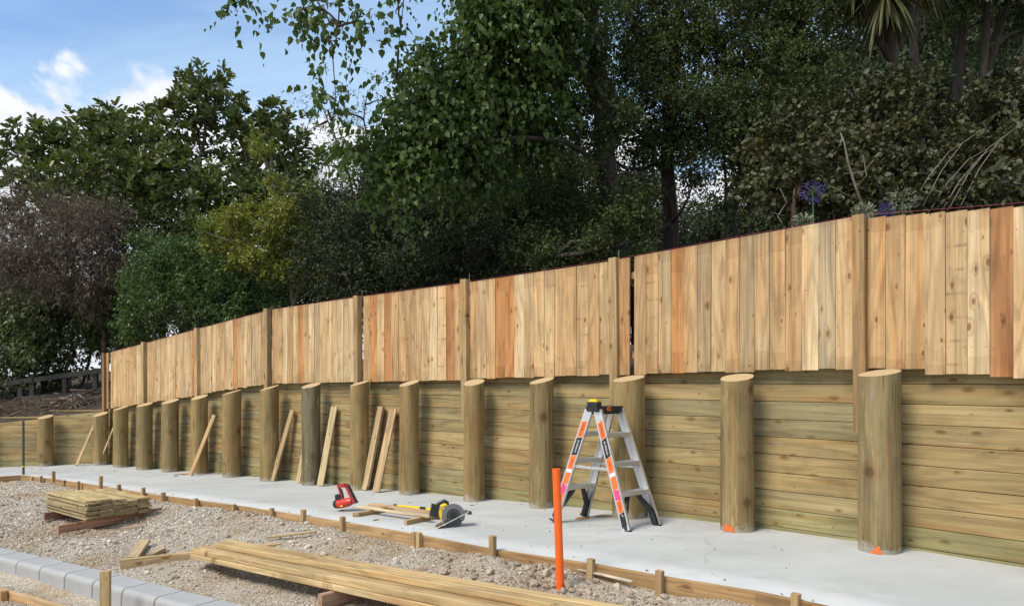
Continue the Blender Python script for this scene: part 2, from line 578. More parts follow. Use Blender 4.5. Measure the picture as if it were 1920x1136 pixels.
def leaf_mat(name, cols, rough=0.5, spec=0.35, trans=0.22):
    m, t, b = new_mat(name)
    geo = N(t, 'ShaderNodeNewGeometry')
    ramp = N(t, 'ShaderNodeValToRGB')
    el = ramp.color_ramp.elements
    el[0].color = (*cols[0], 1)
    el[1].color = (*cols[-1], 1)
    for i, c in enumerate(cols[1:-1]):
        q = el.new((i + 1) / (len(cols) - 1))
        q.color = (*c, 1)
    n = noise(t, geo.outputs['Position'], 1.1, 3, 0.5)
    f = mth(t, 'ADD', mth(t, 'MULTIPLY', geo.outputs['Random Per Island'], 0.62), mth(t, 'MULTIPLY', maprange(t, n, 0.3, 0.7, 0, 1), 0.38))
    t.links.new(f, ramp.inputs[0])
    t.links.new(ramp.outputs[0], b.inputs['Base Color'])
    b.inputs['Roughness'].default_value = rough
    b.inputs['Specular IOR Level'].default_value = spec
    tr = N(t, 'ShaderNodeBsdfTranslucent')
    t.links.new(mixc(t, 1.0, ramp.outputs[0], (1.1, 1.25, 0.55), 'MULTIPLY'), tr.inputs['Color'])
    mx = N(t, 'ShaderNodeMixShader')
    mx.inputs[0].default_value = trans
    t.links.new(b.outputs[0], mx.inputs[1])
    t.links.new(tr.outputs[0], mx.inputs[2])
    t.links.new(mx.outputs[0], t.nodes['Material Output'].inputs['Surface'])
    return m


def bark(name, a, b_, sc=14):
    m, t, b = new_mat(name)
    tcn = N(t, 'ShaderNodeTexCoord')
    n = noise(t, mapping(t, tcn.outputs['Object'], (sc, sc, sc * 0.22)), 1.0, 5, 0.65)
    t.links.new(mixc(t, maprange(t, n, 0.3, 0.7, 0, 1), a, b_), b.inputs['Base Color'])
    b.inputs['Roughness'].default_value = 0.9
    bn = N(t, 'ShaderNodeBump')
    bn.inputs['Distance'].default_value = 0.02
    t.links.new(n, bn.inputs['Height'])
    t.links.new(bn.outputs[0], b.inputs['Normal'])
    return m


M_bark = bark('dark_bark', (0.022, 0.018, 0.013), (0.065, 0.052, 0.038))
M_bark_pale = bark('pale_dead_bark', (0.10, 0.085, 0.065), (0.23, 0.20, 0.16), 30)
M_twig = bark('brown_twig', (0.05, 0.032, 0.022), (0.13, 0.09, 0.06), 30)
M_oldrail = bark('grey_old_rail', (0.035, 0.033, 0.028), (0.10, 0.094, 0.082), 20)
M_alu = plain('brushed_aluminium', (0.72, 0.73, 0.74), 0.38, 0.85, 0.5, 0.06, 60)
M_black = plain('black_plastic', (0.018, 0.018, 0.019), 0.45, 0, 0.5, 0.2, 40)
M_orange = plain('orange_plastic_pipe', (0.83, 0.125, 0.012), 0.42, 0, 0.5, 0.05, 20)
M_olabel = plain('orange_label', (0.80, 0.16, 0.03), 0.45, 0, 0.5, 0.05, 40)
M_plabel = plain('magenta_label', (0.72, 0.06, 0.19), 0.45, 0, 0.5, 0.05, 40)
M_white = plain('white_label', (0.78, 0.78, 0.78), 0.5, 0, 0.4, 0.04, 40)
M_yellow = plain('yellow_plastic', (0.80, 0.55, 0.02), 0.42, 0, 0.5, 0.06, 40)
M_red = plain('red_plastic', (0.50, 0.035, 0.02), 0.40, 0, 0.5, 0.10, 40)
M_redd = plain('dull_red_plastic', (0.33, 0.03, 0.028), 0.5, 0, 0.5, 0.12, 40)
M_guard = plain('grey_cast_guard', (0.20, 0.205, 0.21), 0.42, 0.5, 0.5, 0.12, 40)
M_steel = plain('steel', (0.36, 0.36, 0.36), 0.34, 0.9, 0.5, 0.12, 60)
M_dsteel = plain('dark_steel', (0.09, 0.09, 0.095), 0.45, 0.6, 0.5, 0.15, 60)
M_string = plain('pink_string', (0.30, 0.06, 0.10), 0.7, 0, 0.2, 0.1, 80)
M_paint = plain('orange_marking_paint', (0.78, 0.16, 0.045), 0.9, 0, 0.2, 0.3, 60)
M_chip = plain('brown_chip', (0.17, 0.10, 0.05), 0.9, 0, 0.2, 0.4, 50)

# ------------------------------------------------------------------ measured plan of the site
QC = (1.74600910e-06, 1.28333837e-02, 1.09929290e+01)
YL = 15.40


def wplan(px):
    """face of the retaining wall in plan, named by the photo column it shows at"""
    if px >= 193:
        Y = F * 0.16 / (QC[0] * px * px + QC[1] * px + QC[2])
    else:
        Y = 15.385 + (193 - px) * 0.0004
    return Vector(((px - 960) / F * Y, Y, 0))


P15 = wplan(1690)
_d = wplan(262) - P15
TD = _d.normalized()
ZT = np.array([(-8, -.03), (0, -.012), (1.3, -.026), (2.3, -.056), (3.5, -.098), (4.6, -.145), (5.6, -.178), (7.1, -.236), (8.3, -.27), (9.5, -.305),
               (10.9, -.35), (12.1, -.40), (13.4, -.447), (14.6, -.475), (15.6, -.50), (17.5, -.60), (30, -.80)])


def sdist(x, y):
    return (x - P15.x) * TD.x + (y - P15.y) * TD.y


def zs(x, y):
    return float(np.interp(sdist(x, y), ZT[:, 0], ZT[:, 1]))


def hit(px, py, dz=0.0):
    """where the sight line of a photo pixel meets the slab surface (raised by dz)"""
    Y = 6.0
    for _ in range(70):
        z = zs((px - 960) / F * Y, Y) + dz
        Y = .5 * Y + .5 * (ZC - z) * F / (py - YH)
    return Vector(((px - 960) / F * Y, Y, z))


def at(px, py, Y):
    return Vector(((px - 960) / F * Y, Y, ZC + (YH - py) / F * Y))


def nfront(px):
    if px < 170:
        return Vector((0.02, -1, 0)).normalized()
    a, b = wplan(max(px - 8, 194)), wplan(max(px + 8, 210))
    t = (b - a).normalized()                 # towards the right end
    return Vector((t.y, -t.x, 0)) if (t.y * 0 + (-t.x) * 1) < 0 else Vector((-t.y, t.x, 0))


def offpt(px, off):
    """point in front of the wall face by off, on the sight line of column px"""
    q = px
    for _ in range(25):
        w = wplan(q) + nfront(q) * off
        q += (px - (960 + F * w.x / w.y)) * 0.8
    return wplan(q) + nfront(q) * off, q


BAT = math.tan(math.radians(3.0))
# slab edge, from the far corner to the near end
EDGE_PX = [(-420, 925), (-60, 897), (42, 890), (90, 896), (155, 905), (232, 917), (320, 930), (440, 946), (580, 967), (650, 978), (790, 1002), (930, 1029), (1115, 1056),
           (1245, 1079), (1420, 1107), (1560, 1136), (1800, 1190), (2300, 1320)]
EDGE = [hit(*q) for q in EDGE_PX]
EA = np.array([(q.x, q.y) for q in EDGE])


def edge_dist(X, Y):
    """signed distance to the slab edge polyline: positive on the gravel side"""
    P = np.stack([np.asarray(X, float).ravel(), np.asarray(Y, float).ravel()], 1)
    best = np.full(len(P), 1e9)
    sg = np.ones(len(P))
    for a, b in zip(EA[:-1], EA[1:]):
        d = b - a
        L = np.dot(d, d)
        t = np.clip(((P - a) @ d) / L, 0, 1)
        q = a + t[:, None] * d
        r = np.hypot(*(P - q).T)
        cr = d[0] * (P[:, 1] - a[1]) - d[1] * (P[:, 0] - a[0])
        u = r < best
        best[u] = r[u]
        sg[u] = np.where(cr[u] > 0, -1, 1)
    return (best * sg).reshape(np.shape(X))


def vnoise(X, Y, seed, sc):
    """cheap smooth value noise for the terrain"""
    r = np.random.default_rng(seed)
    T = r.random((64, 64))
    x, y = np.asarray(X) * sc + 100, np.asarray(Y) * sc + 100
    i, j = np.floor(x).astype(int), np.floor(y).astype(int)
    fx, fy = x - i, y - j
    fx, fy = fx * fx * (3 - 2 * fx), fy * fy * (3 - 2 * fy)
    g = lambda a, b: T[a % 64, b % 64]
    return (g(i, j) * (1 - fx) + g(i + 1, j) * fx) * (1 - fy) + (g(i, j + 1) * (1 - fx) + g(i + 1, j + 1) * fx) * fy - .5


PIPE_P = hit(1052, 1128, -.2)
KL = [hit(-260, 990, -.2), hit(0, 1045, -.2), hit(178, 1090, -.2), hit(400, 1150, -.2), hit(620, 1212, -.2)]


def ground_z(X, Y):
    X, Y = np.asarray(X, float), np.asarray(Y, float)
    s = (X - P15.x) * TD.x + (Y - P15.y) * TD.y
    z = np.interp(s, ZT[:, 0], ZT[:, 1])
    e = edge_dist(X, Y)
    drop = np.interp(e, [-.3, -.06, 0.0, .25, .8, 1.6, 3.0], [.40, .30, .085, .08, .165, .20, .21])
    z = z - drop
    a = np.clip((e + .02) / .12, 0, 1)
    a0, b0 = np.array(KL[0][:2]), np.array(KL[-1][:2])
    d = (b0 - a0) / np.linalg.norm(b0 - a0)
    k = (X - a0[0]) * d[1] - (Y - a0[1]) * d[0]          # positive towards the camera
    amp = np.clip(np.abs(k + .12) / .8, .25, 1)
    z += a * amp * (vnoise(X, Y, 1, 1.1) * .085 + vnoise(X, Y, 2, 3.7) * .05 + vnoise(X, Y, 3, 11) * .016)
    # spoil heap and hollow by the pipe
    hx, hy = PIPE_P.x, PIPE_P.y
    z += .05 * np.exp(-(((X - hx + .35) / .35) ** 2 + ((Y - hy - .15) / .25) ** 2)) - .07 * np.exp(-(((X - hx + .12) / .12) ** 2 + ((Y - hy - .1) / .1) ** 2))
    # the carriageway side of the kerb lies lower
    side = np.clip((2.5 - X) / 2.0, 0, 1)
    z -= (.045 * np.clip((k + .75) / .35, 0, 1) + .13 * np.clip((k + .2) / .12, 0, 1)) * side
    return z


def gz(x, y):
    return float(ground_z(np.array([x]), np.array([y]))[0])


# ------------------------------------------------------------------ ground sheet
def axis_coords(lo, hi, step, far):
    c = list(np.arange(lo, hi + 1e-6, step))
    g, d = [], step
    x = hi
    while x < far:
        d *= 1.35
        x += d
        g.append(x)
    h, d, x = [], step, lo
    while x > -far:
        d *= 1.35
        x -= d
        h.append(x)
    return np.array(h[::-1] + c + g)


def grid_mesh(name, xs, ys, zf, mat):
    X, Y = np.meshgrid(xs, ys)
    Z = zf(X, Y)
    nx, ny = len(xs), len(ys)
    V = np.stack([X, Y, Z], 2).reshape(-1, 3)
    i = np.arange(nx - 1)[None] + np.arange(ny - 1)[:, None] * nx
    Fq = np.stack([i, i + 1, i + 1 + nx, i + nx], 2).reshape(-1, 4)
    me = bpy.data.meshes.new(name)
    fill(me, V, Fq)
    me.polygons.foreach_set('use_smooth', np.ones(len(Fq), bool))
    me.materials.append(mat)
    return me


def fill(me, V, Fq):
    nv, nf, k = len(V), len(Fq), Fq.shape[1]
    me.vertices.add(nv)
    me.vertices.foreach_set('co', np.ascontiguousarray(V, np.float32).ravel())
    me.loops.add(nf * k)
    me.loops.foreach_set('vertex_index', np.ascontiguousarray(Fq, np.int32).ravel())
    me.polygons.add(nf)
    me.polygons.foreach_set('loop_start', np.arange(0, nf * k, k, dtype=np.int32))
    me.update(calc_edges=True)


gxs = axis_coords(-8.5, 2.6, 0.05, 900)
gys = axis_coords(3.2, 13.2, 0.05, 900)
ground = place(bpy.data.objects.new('ground', grid_mesh('ground', gxs, gys, ground_z, M_ground)), Matrix.Identity(4))
tag(ground, 'pale crushed gravel ground beside the new slab', kind='structure')

# ------------------------------------------------------------------ slab
WPX = [2500, 2300, 2100, 1920, 1690, 1500, 1355, 1214, 1046, 917, 796, 663, 574, 497, 421, 366, 309, 262, 228, 205, 193, 150, 88, 20, -150, -420]
wall_pts = [wplan(q) for q in WPX]


def slab_mesh():
    m = MB()
    inner = [(q + Vector((0.05, 0.08, 0))) for q in wall_pts]
    # resample both borders to the same count
    def resample(pts, n):
        A = np.array([(q.x, q.y) for q in pts])
        L = np.r_[0, np.cumsum(np.hypot(*np.diff(A, axis=0).T))]
        u = np.linspace(0, L[-1], n)
        return np.stack([np.interp(u, L, A[:, 0]), np.interp(u, L, A[:, 1])], 1)
    n, k = 90, 6
    A, B = resample(inner, n), resample(EDGE[::-1], n)
    vs_, fs = [], []
    for i in range(n):
        for j in range(k + 1):
            p = A[i] + (B[i] - A[i]) * j / k
            vs_.append((p[0], p[1], zs(p[0], p[1])))
    for i in range(n):
        vs_.append((B[i][0], B[i][1], zs(*B[i]) - .16))
    for i in range(n - 1):
        for j in range(k):
            a = i * (k + 1) + j
            fs.append((a, a + 1, a + k + 2, a + k + 1))
        a, b = i * (k + 1) + k, n * (k + 1) + i
        fs.append((a, b, b + 1, a + k + 1))
    m.add(vs_, fs)
    return m.mesh('slab', [M_slab], True)


slab = place(bpy.data.objects.new('concrete_slab', slab_mesh()), Matrix.Identity(4))
tag(slab, 'smooth pale new concrete slab along the retaining wall', kind='structure')

# ------------------------------------------------------------------ bank behind the wall
# wall top heights (z) by photo column
TOPY = [(-420, 835), (-150, 806), (0, 788.6), (99, 777), (180, 768), (197, 765), (228, 750), (280, 742), (328, 736), (382, 727), (441, 717), (500, 706), (592, 702), (776, 698), (893, 696),
        (1022, 693), (1182, 689), (1387, 684), (1655, 676), (1920, 690), (2300, 690)]


def top_z(px):
    y = float(np.interp(px, [q[0] for q in TOPY], [q[1] for q in TOPY]))
    return ZC + (YH - y) / F * wplan(px).y


def bank_mesh():
    offs = [0.13, 0.131, 0.5, 1.0, 2.0, 3.5, 6, 10, 18, 35, 80, 250, 900]
    rise = [None, -0.06, -0.02, 0.05, 0.22, 0.35, .45, .55, .7, .7, .7, .7, .7]
    m = MB()
    vs_, fs = [], []
    n = len(WPX)
    for px in WPX:
        w, nf = wplan(px), nfront(px)
        tz = top_z(px)
        flat = float(np.interp(px, [-420, 500, 2500], [1.0, 1.25, 1.3]))
        for o, r in zip(offs, rise):
            p = w - nf * (o + .02)
            if r is None:
                vs_.append((p.x, p.y, -1.2))
                continue
            a = min(1, o / 8)
            z = (tz + r) * (1 - a) + a * (flat + .6)
            if o > 1:
                z += float(vnoise(np.array([p.x]), np.array([p.y]), 5, .4)[0]) * .25
            vs_.append((p.x, p.y, z))
    k = len(offs)
    for i in range(n - 1):
        for j in range(k - 1):
            a = i * k + j
            fs.append((a, a + 1, a + k + 1, a + k))
    m.add(vs_, fs)
    return m.mesh('bank', [M_bank], True)


bank = place(bpy.data.objects.new('bank_terrain', bank_mesh()), Matrix.Identity(4))
tag(bank, 'dark leaf littered bank behind the retaining wall', kind='structure')


def bank_z(x, y):
    return 1.45


# ------------------------------------------------------------------ retaining wall
wall = empty('retaining_wall', (P15.x, P15.y, 0.0), 'timber retaining wall of horizontal boards held by thick round posts', 'retaining wall')
# column of the post centre at mid height, back top row, radius
POSTS = [(2012, 684, .152), (1653, 692, .152), (1387, 700, .150), (1184, 703, .162), (1021, 707, .138), (894, 710, .131), (773, 712, .131), (680, 713, .132), (589, 717, .142), (511, 721, .150),
         (440, 730, .152), (379, 739, .144), (324, 747, .152), (276, 754, .148), (231, 760, .145), (193, 771, .142), (88, 777, .147), (-40, 792, .147), (-250, 815, .147)]


def round_post(px, ytop, r, k):
    c, q = offpt(px, r + .004)
    nf = nfront(q)
    zb = zs(c.x, c.y) - .28
    top = ZC + (YH - ytop) / F * (c.y + r * .7)
    up = (Vector((0, 0, 1)) - nf * BAT).normalized()
    h = (top - zb)
    # base so that the mid-height point stands on column px
    mid = c + Vector((0, 0, zs(c.x, c.y) + (top - zs(c.x, c.y)) * .5))
    base = mid - up * ((mid.z - zb) / up.z)
    xa = nf
    M = frame(base, xa, up.cross(xa))
    rr = random.Random(k)
    n, lev = 26, 12
    m = MB()
    lobes = [(rr.uniform(.2, 1), rr.uniform(0, 6.28)) for _ in range(4)]
    cutdir = rr.uniform(-.3, .3) - (.35 if k in (4, 10, 9) else 0)
    slope = rr.uniform(.20, .28) if k < 4 else rr.uniform(.26, .36)
    vs_, fs = [], []
    for i in range(lev + 1):
        f = i / lev
        for j in range(n):
            a = 2 * math.pi * j / n
            ra = r * (1.02 - .05 * f) * (1 + .018 * sum(w * math.sin((q_ + 1) * a + ph + f * 2 * w) for q_, (w, ph) in enumerate(lobes)) + .008 * math.sin(f * 9 + a * 2 + ph * 1.0 if False else f * 9 + a * 2))
            x, y = ra * math.cos(a), ra * math.sin(a)
            z = h * f
            if i == lev:
                z = h - slope * ((x * math.cos(cutdir) + y * math.sin(cutdir)) + r)
                z = min(z, h)
            elif i == lev - 1:
                z = h - slope * ((x * math.cos(cutdir) + y * math.sin(cutdir)) + r) - .03
            else:
                z = (h - .36) * i / (lev - 1)
            vs_.append((x, y, z))
    for i in range(lev):
        for j in range(n):
            a, b = i * n + j, i * n + (j + 1) % n
            fs.append((a, b, b + n, a + n))
    m.add(vs_, fs, 0)
    for f_ in range(len(m.m)):
        pass
    m.add([vs_[lev * n + j] for j in range(n)], [tuple(range(n))], 1)
    tone = rr.choice([(0.285, 0.20, 0.082), (0.30, 0.21, 0.088), (0.27, 0.19, 0.08), (0.30, 0.218, 0.092), (0.25, 0.182, 0.082)])
    if k == 8:
        tone = (0.165, 0.142, 0.088)
    if k == 1:
        tone = (0.245, 0.19, 0.093)
    me = m.mesh('post', [M_round, M_cut])
    sm = [True] * (len(fs)) + [False]
    me.polygons.foreach_set('use_smooth', sm)
    o = bpy.data.objects.new('post', me)
    o.color = (*tone, 1)
    place(o, M, wall)
    return o, M, r, h


post_objs = []
for k, (px, yt, r) in enumerate(POSTS):
    post_objs.append(round_post(px, yt, r, k))
post_objs[8][0]['label'] = 'round post darker grey than its neighbours'


def paint_mark(po, ang0, wid, ht, seed):
    o, M, r, h = po
    rr = random.Random(seed)
    zb = .28
    m = MB()
    vs_ = [((r * 1.03 + .004) * math.cos(ang0), (r * 1.03 + .004) * math.sin(ang0), zb + ht * .35)]
    n = 30
    for i in range(n):
        a = 2 * math.pi * i / n
        k = rr.uniform(.5, 1.25)
        da, dz = math.cos(a) * wid * k, math.sin(a) * ht * .6 * k
        z = max(zb + ht * .35 + dz, zb + .004)
        vs_.append(((r * 1.03 + .004) * math.cos(ang0 + da), (r * 1.03 + .004) * math.sin(ang0 + da), z))
    m.add(vs_, [(0, i + 1, (i + 1) % n + 1) for i in range(n)])
    p = m.build('paint_mark', M_paint, o, M)
    p['label'] = 'spot of fluorescent orange marking paint at the foot of the post'


paint_mark(post_objs[2], -.05, .36, .075, 3)
paint_mark(post_objs[1], .22, .26, .062, 4)

COURSE = ZC - .022
BOARD_TONES = [(0.339, 0.248, 0.112), (0.328, 0.248, 0.117), (0.307, 0.243, 0.119), (0.357, 0.260, 0.119), (0.292, 0.241, 0.124), (0.316, 0.230, 0.105), (0.374, 0.278, 0.131)]


def wall_boards():
    pxs = [2350] + [q[0] for q in POSTS] + [-420]
    tones = random.Random(21)
    for a, b in zip(pxs[:-1], pxs[1:]):
        A, B = wplan(a), wplan(b)
        nf = nfront((a + b) / 2)
        zb0, zb1 = zs(A.x, A.y), zs(B.x, B.y)
        t0, t1 = top_z(a) - .03, top_z(b) - .03
        k0 = int(math.floor((min(zb0, zb1) - COURSE) / .16))
        k1 = int(math.ceil((max(t0, t1) - COURSE) / .16))
        for k in range(k0, k1):
            lo, hi = COURSE + k * .16 + .0021, COURSE + (k + 1) * .16 - .0021
            lo = max(lo, min(zb0, zb1) - .10)
            h0, h1 = min(hi, t0), min(hi, t1)
            if max(h0, h1) - lo < .025:
                continue
            h0, h1 = max(h0, lo + .012), max(h1, lo + .012)
            mid = (lo + hi) / 2
            sh = -nf * (BAT * (mid - (zb0 + zb1) / 2)) + nf * tones.uniform(-.003, .003)
            # both faces of the board, local x along the board
            P0, P1 = A + sh + Vector((0, 0, lo)), B + sh + Vector((0, 0, lo))
            d = (P1 - P0)
            ee = d.normalized() * .0035
            P0 += ee
            L = d.length - .007
            M = frame(P0, d, (0, 0, 1))
            m = MB()
            c, th = .0025, .045
            zsign = 1 if (M.to_3x3() @ Vector((0, 0, 1))).dot(nf) > 0 else -1
            f0, f1, bk = 0.0, -c, -th
            vs_ = []
            for x, hh in ((0, h0 - lo), (L, h1 - lo)):
                vs_ += [(x, 0, zsign * bk), (x, 0, zsign * f1), (x, c, zsign * f0), (x, hh - c, zsign * f0), (x, hh, zsign * f1), (x, hh, zsign * bk)]
            fs = [(0, 1, 2, 3, 4, 5), (11, 10, 9, 8, 7, 6)] + [(i, i + 6, (i + 1) % 6 + 6, (i + 1) % 6) for i in range(6)]
            m.add(vs_, fs)
            tone = tones.choice(BOARD_TONES)
            if k == k0 or lo < max(zb0, zb1) + .03:
                tone = (0.29, 0.255, 0.12)
            v = tones.uniform(.92, 1.1)
            m.build('board', M_board, wall, M, color=tuple(x * v for x in tone))


wall_boards()

# ------------------------------------------------------------------ paling fence on top
fence = empty('paling_fence', tuple(offpt(1152, .05)[0] + Vector((0, 0, 0.6))), 'new pine paling fence of upright boards on square posts above the retaining wall', 'fence')
FTOP = [(150, 675), (197, 663), (267, 645), (370, 617), (500, 583), (512, 580), (665, 558), (868, 531), (1145, 490), (1195, 480), (1600, 407), (1627, 406), (1920, 383), (2300, 353)]
FBOT = [(150, 775), (197, 767), (271, 756), (370, 741), (382, 737), (500, 720), (512, 719), (665, 716), (868, 712), (890, 711), (1145, 702), (1195, 701), (1600, 690), (1700, 690), (1721, 698), (1920, 708), (2300, 722)]
FPOSTS = [(197, 662), (271, 641), (371, 615), (502, 579), (671, 555), (873, 524), (1153, 484), (1613, 404), (2010, 372), (2330, 346)]


def fz(tab, px, Y):
    return ZC + (YH - float(np.interp(px, [q[0] for q in tab], [q[1] for q in tab]))) / F * Y


# arc length along the fence line (0.035 in front of the wall face)
_ap = [offpt(q, .035)[0] for q in range(150, 2480, 5)]
_al = np.r_[0, np.cumsum([(b - a).length for a, b in zip(_ap[:-1], _ap[1:])])]
_px = np.arange(150, 2480, 5)
arc_of = lambda px: float(np.interp(px, _px, _al))
px_of = lambda s: float(np.interp(s, _al, _px))

FP_ARC = []
for i, (px, yt) in enumerate(FPOSTS):
    c, q = offpt(px, .052)
    nf = nfront(q)
    zt = ZC + (YH - yt) / F * c.y
    zb = zt - (1.78 if px > 300 else 1.72)
    lean = 0.018 if px < 1600 else 0.012            # the posts stand a touch out of plumb
    tdir = Vector((nf.y, -nf.x, 0))
    if tdir.x < 0:
        tdir = -tdir
    b = Vector((c.x, c.y, zb)) + tdir * lean * .8
    t = Vector((c.x, c.y, zt)) - tdir * lean * .4
    colr = rnd.choice([(0.40, 0.28, 0.14), (0.43, 0.31, 0.165), (0.37, 0.26, 0.13)])
    if px == 1613:
        colr = (0.33, 0.215, 0.10)
    if px == 197:
        colr = (0.26, 0.15, 0.075)
    po = plank('post', b, t, tdir, .098, .098, M_fpost, fence, colr, c=.004)
    if px == 1613:
        po['label'] = 'knotty brown fence post with pale bark streaks'
    FP_ARC.append(arc_of(px))

CR, TA, OR, GY, LT, DO = (0.555, 0.385, 0.20), (0.50, 0.322, 0.155), (0.47, 0.23, 0.085), (0.45, 0.325, 0.178), (0.60, 0.445, 0.255), (0.40, 0.195, 0.082)
GB = (0.42, 0.32, 0.19)
PANELS = {
    5: [TA, GY, TA, OR, OR, LT, CR, CR, CR, TA, TA, 'm', TA, CR, GB, TA],
    4: [TA, OR, CR, OR, TA, TA, TA, CR, CR, LT, 'm', DO, TA, CR],
    6: ['o', 'gap', TA, 'm', GY, OR, TA, GY, CR, TA, GY, GY, TA, TA, LT, GB, CR],
    7: [TA, TA, TA, CR, 'm', LT, DO, LT, CR, TA],
    8: [CR, TA, LT, CR],
    3: ['gap', TA, TA, LT, TA, CR, OR, TA, LT, GY, CR, CR, CR, LT, GY],
    0: ['o', 'gap', TA, CR, CR, TA, CR, 'm', 'm'],
}


def paling(s0, s1, flat_top, flat_bot, tone, marked, extra=0.0):
    pm = px_of((s0 + s1) / 2)
    p0, q0 = offpt(px_of(s0), .034)
    p1, q1 = offpt(px_of(s1), .034)
    nf = nfront((q0 + q1) / 2)
    d = rnd.uniform(-.004, .004) + extra
    p0, p1 = p0 + nf * d, p1 + nf * d
    zt0, zt1 = fz(FTOP, px_of(s0), p0.y), fz(FTOP, px_of(s1), p1.y)
    zb0, zb1 = fz(FBOT, px_of(s0), p0.y), fz(FBOT, px_of(s1), p1.y)
    if flat_top:
        zt0 = zt1 = (zt0 + zt1) / 2 - .012
    if flat_bot:
        zb0 = zb1 = (zb0 + zb1) / 2 + rnd.uniform(-.012, .012)
    else:
        w = rnd.uniform(-.004, .004)
        zb0 += w
        zb1 += w
    lean = rnd.uniform(-.003, .003)
    # local x up, y across, z out of the face
    mid = (p0 + p1) / 2
    wdir = (p1 - p0)
    W = wdir.length - rnd.uniform(.002, .006)
    zb = min(zb0, zb1)
    M = frame((mid.x, mid.y, zb), (wdir.normalized() * lean + Vector((0, 0, 1))), -wdir)
    zsg = 1 if (M.to_3x3() @ Vector((0, 0, 1))).dot(nf) > 0 else -1
    ysg = 1 if (M.to_3x3() @ Vector((0, 1, 0))).dot(wdir) > 0 else -1
    th = .019
    vs_ = []
    for sy, zb_, zt_ in ((-1, zb0, zt0), (1, zb1, zt1)):
        for zz_ in (0, -th):
            vs_ += [(zb_ - zb, sy * ysg * W / 2, zz_ * zsg), (zt_ - zb, sy * ysg * W / 2, zz_ * zsg)]
    m = MB()
    m.add(vs_, [(0, 1, 5, 4), (2, 6, 7, 3), (0, 2, 3, 1), (4, 5, 7, 6), (1, 3, 7, 5), (0, 4, 6, 2)])
    v = rnd.uniform(.93, 1.07)
    m.build('paling', M_paling_marked if marked else M_paling, fence, M, color=tuple(x * v for x in tone))


for i in range(len(FP_ARC) - 1):
    a, b = FP_ARC[i] + .051, FP_ARC[i + 1] - .051
    seq = list(PANELS.get(i, []))
    gaps = {0: .06, 3: .07, 6: .04, 4: .07}.get(i, 0)
    if i == 4:
        seq = ['gap'] + seq
    if i == 1:
        seq = [CR, TA, GY] + [rnd.choice([CR, TA, LT, CR]) for _ in range(9)] + [OR, TA]
    if i == 2:
        seq = [CR, GY, CR, LT, CR, TA, CR, LT, OR, CR, CR, GY, GB]
    n = round((b - a - gaps) / .147)
    w = (b - a - gaps) / n
    s = a
    left = n
    qi = 0
    while left > 0:
        it = seq[qi] if qi < len(seq) else rnd.choice([CR, TA, LT, GY, CR, TA])
        qi += 1
        if it == 'gap':
            s += gaps
            continue
        marked = it == 'm'
        tone = (CR if rnd.random() < .5 else TA) if marked else ((0.47, 0.27, 0.12) if it == 'o' else it)
        paling(s, s + w, i >= 7, i in (0, 1, 2, 5, 6, 7, 8), tone, marked, .02 if it == 'o' else 0)
        s += w
        left -= 1

# two rails behind the palings, in two lengths per panel
for i in range(len(FPOSTS) - 1):
    xa, xb = FPOSTS[i][0] + 4, FPOSTS[i + 1][0] - 4
    xm = px_of((arc_of(xa) + arc_of(xb)) / 2)
    for fr in (.16, .84):
        for u0, u1 in ((xa, xm), (xm, xb)):
            ends = []
            for pp in (u0, u1):
                c, q = offpt(pp, .034 - .019 - .034)
                ends.append(Vector((c.x, c.y, fz(FBOT, pp, c.y) * (1 - fr) + fz(FTOP, pp, c.y) * fr)))
            d = (ends[1] - ends[0]).normalized() * .003
            plank('rail', ends[0] + d, ends[1] - d, (0, 0, 1), .073, .045, M_fpost, fence, (0.46, 0.34, 0.19))

# builder's string line stretched along the tops
sm = MB()
sp_ = [offpt(px, .05)[0] + Vector((0, 0, fz(FTOP, px, offpt(px, .05)[0].y) + .012)) for px in (205, 275, 372, 503, 672, 874, 1154, 1390, 1614, 1830, 2012, 2320)]
sm.tube(sp_, .0015, 5)
tag(sm.build('string_line', M_string), 'thin pink string line stretched along the top of the paling fence', 'string')

# nails left standing on some post tops
for px, yt in ((679, 551), (880, 519), (1160, 478)):
    c = offpt(px, .04)[0]
    z = ZC + (YH - yt) / F * c.y
    nm = MB()
    nm.tube([(c.x, c.y, z - .06), (c.x, c.y, z + .045)], .0025, 6)
    nm.build('nail', M_steel, fence)

# ------------------------------------------------------------------ formwork round the slab
form = empty('slab_formwork', tuple(EDGE[11]), 'timber formwork boards and pegs along the edge of the concrete slab', 'formwork')
FT = [(0.45, 0.295, 0.14), (0.40, 0.255, 0.12), (0.36, 0.225, 0.105), (0.43, 0.28, 0.14)]
for a, b in zip(EDGE[:-1], EDGE[1:]):
    d = (b - a)
    nrm = Vector((d.y, -d.x, 0)).normalized()
    mid = (a + b) / 2
    if edge_dist(np.array([mid.x + nrm.x * .1]), np.array([mid.y + nrm.y * .1]))[0] < 0:
        nrm = -nrm
    dz = Vector((0, 0, -.068))
    plank('board', a + nrm * .021 + dz, b + nrm * .021 + dz, (0, 0, 1), .14, .036, M_timber, form, rnd.choice(FT))
PEGS = [(52, 893, 890), (68, 893, 893), (85, 892, 896), (109, 883, 898), (128, 900, 901), (155, 902, 906), (197, 892, 911), (232, 908, 917), (278, 914, 924), (316, 923, 930), (378, 934, 938), (448, 945, 948), (520, 952, 958),
        (578, 955, 966), (653, 968, 978), (788, 997, 1001), (797, 998, 1003), (934, 1004, 1030), (1115, 1047, 1056), (1244, 1069, 1079), (1500, 1112, 1122)]
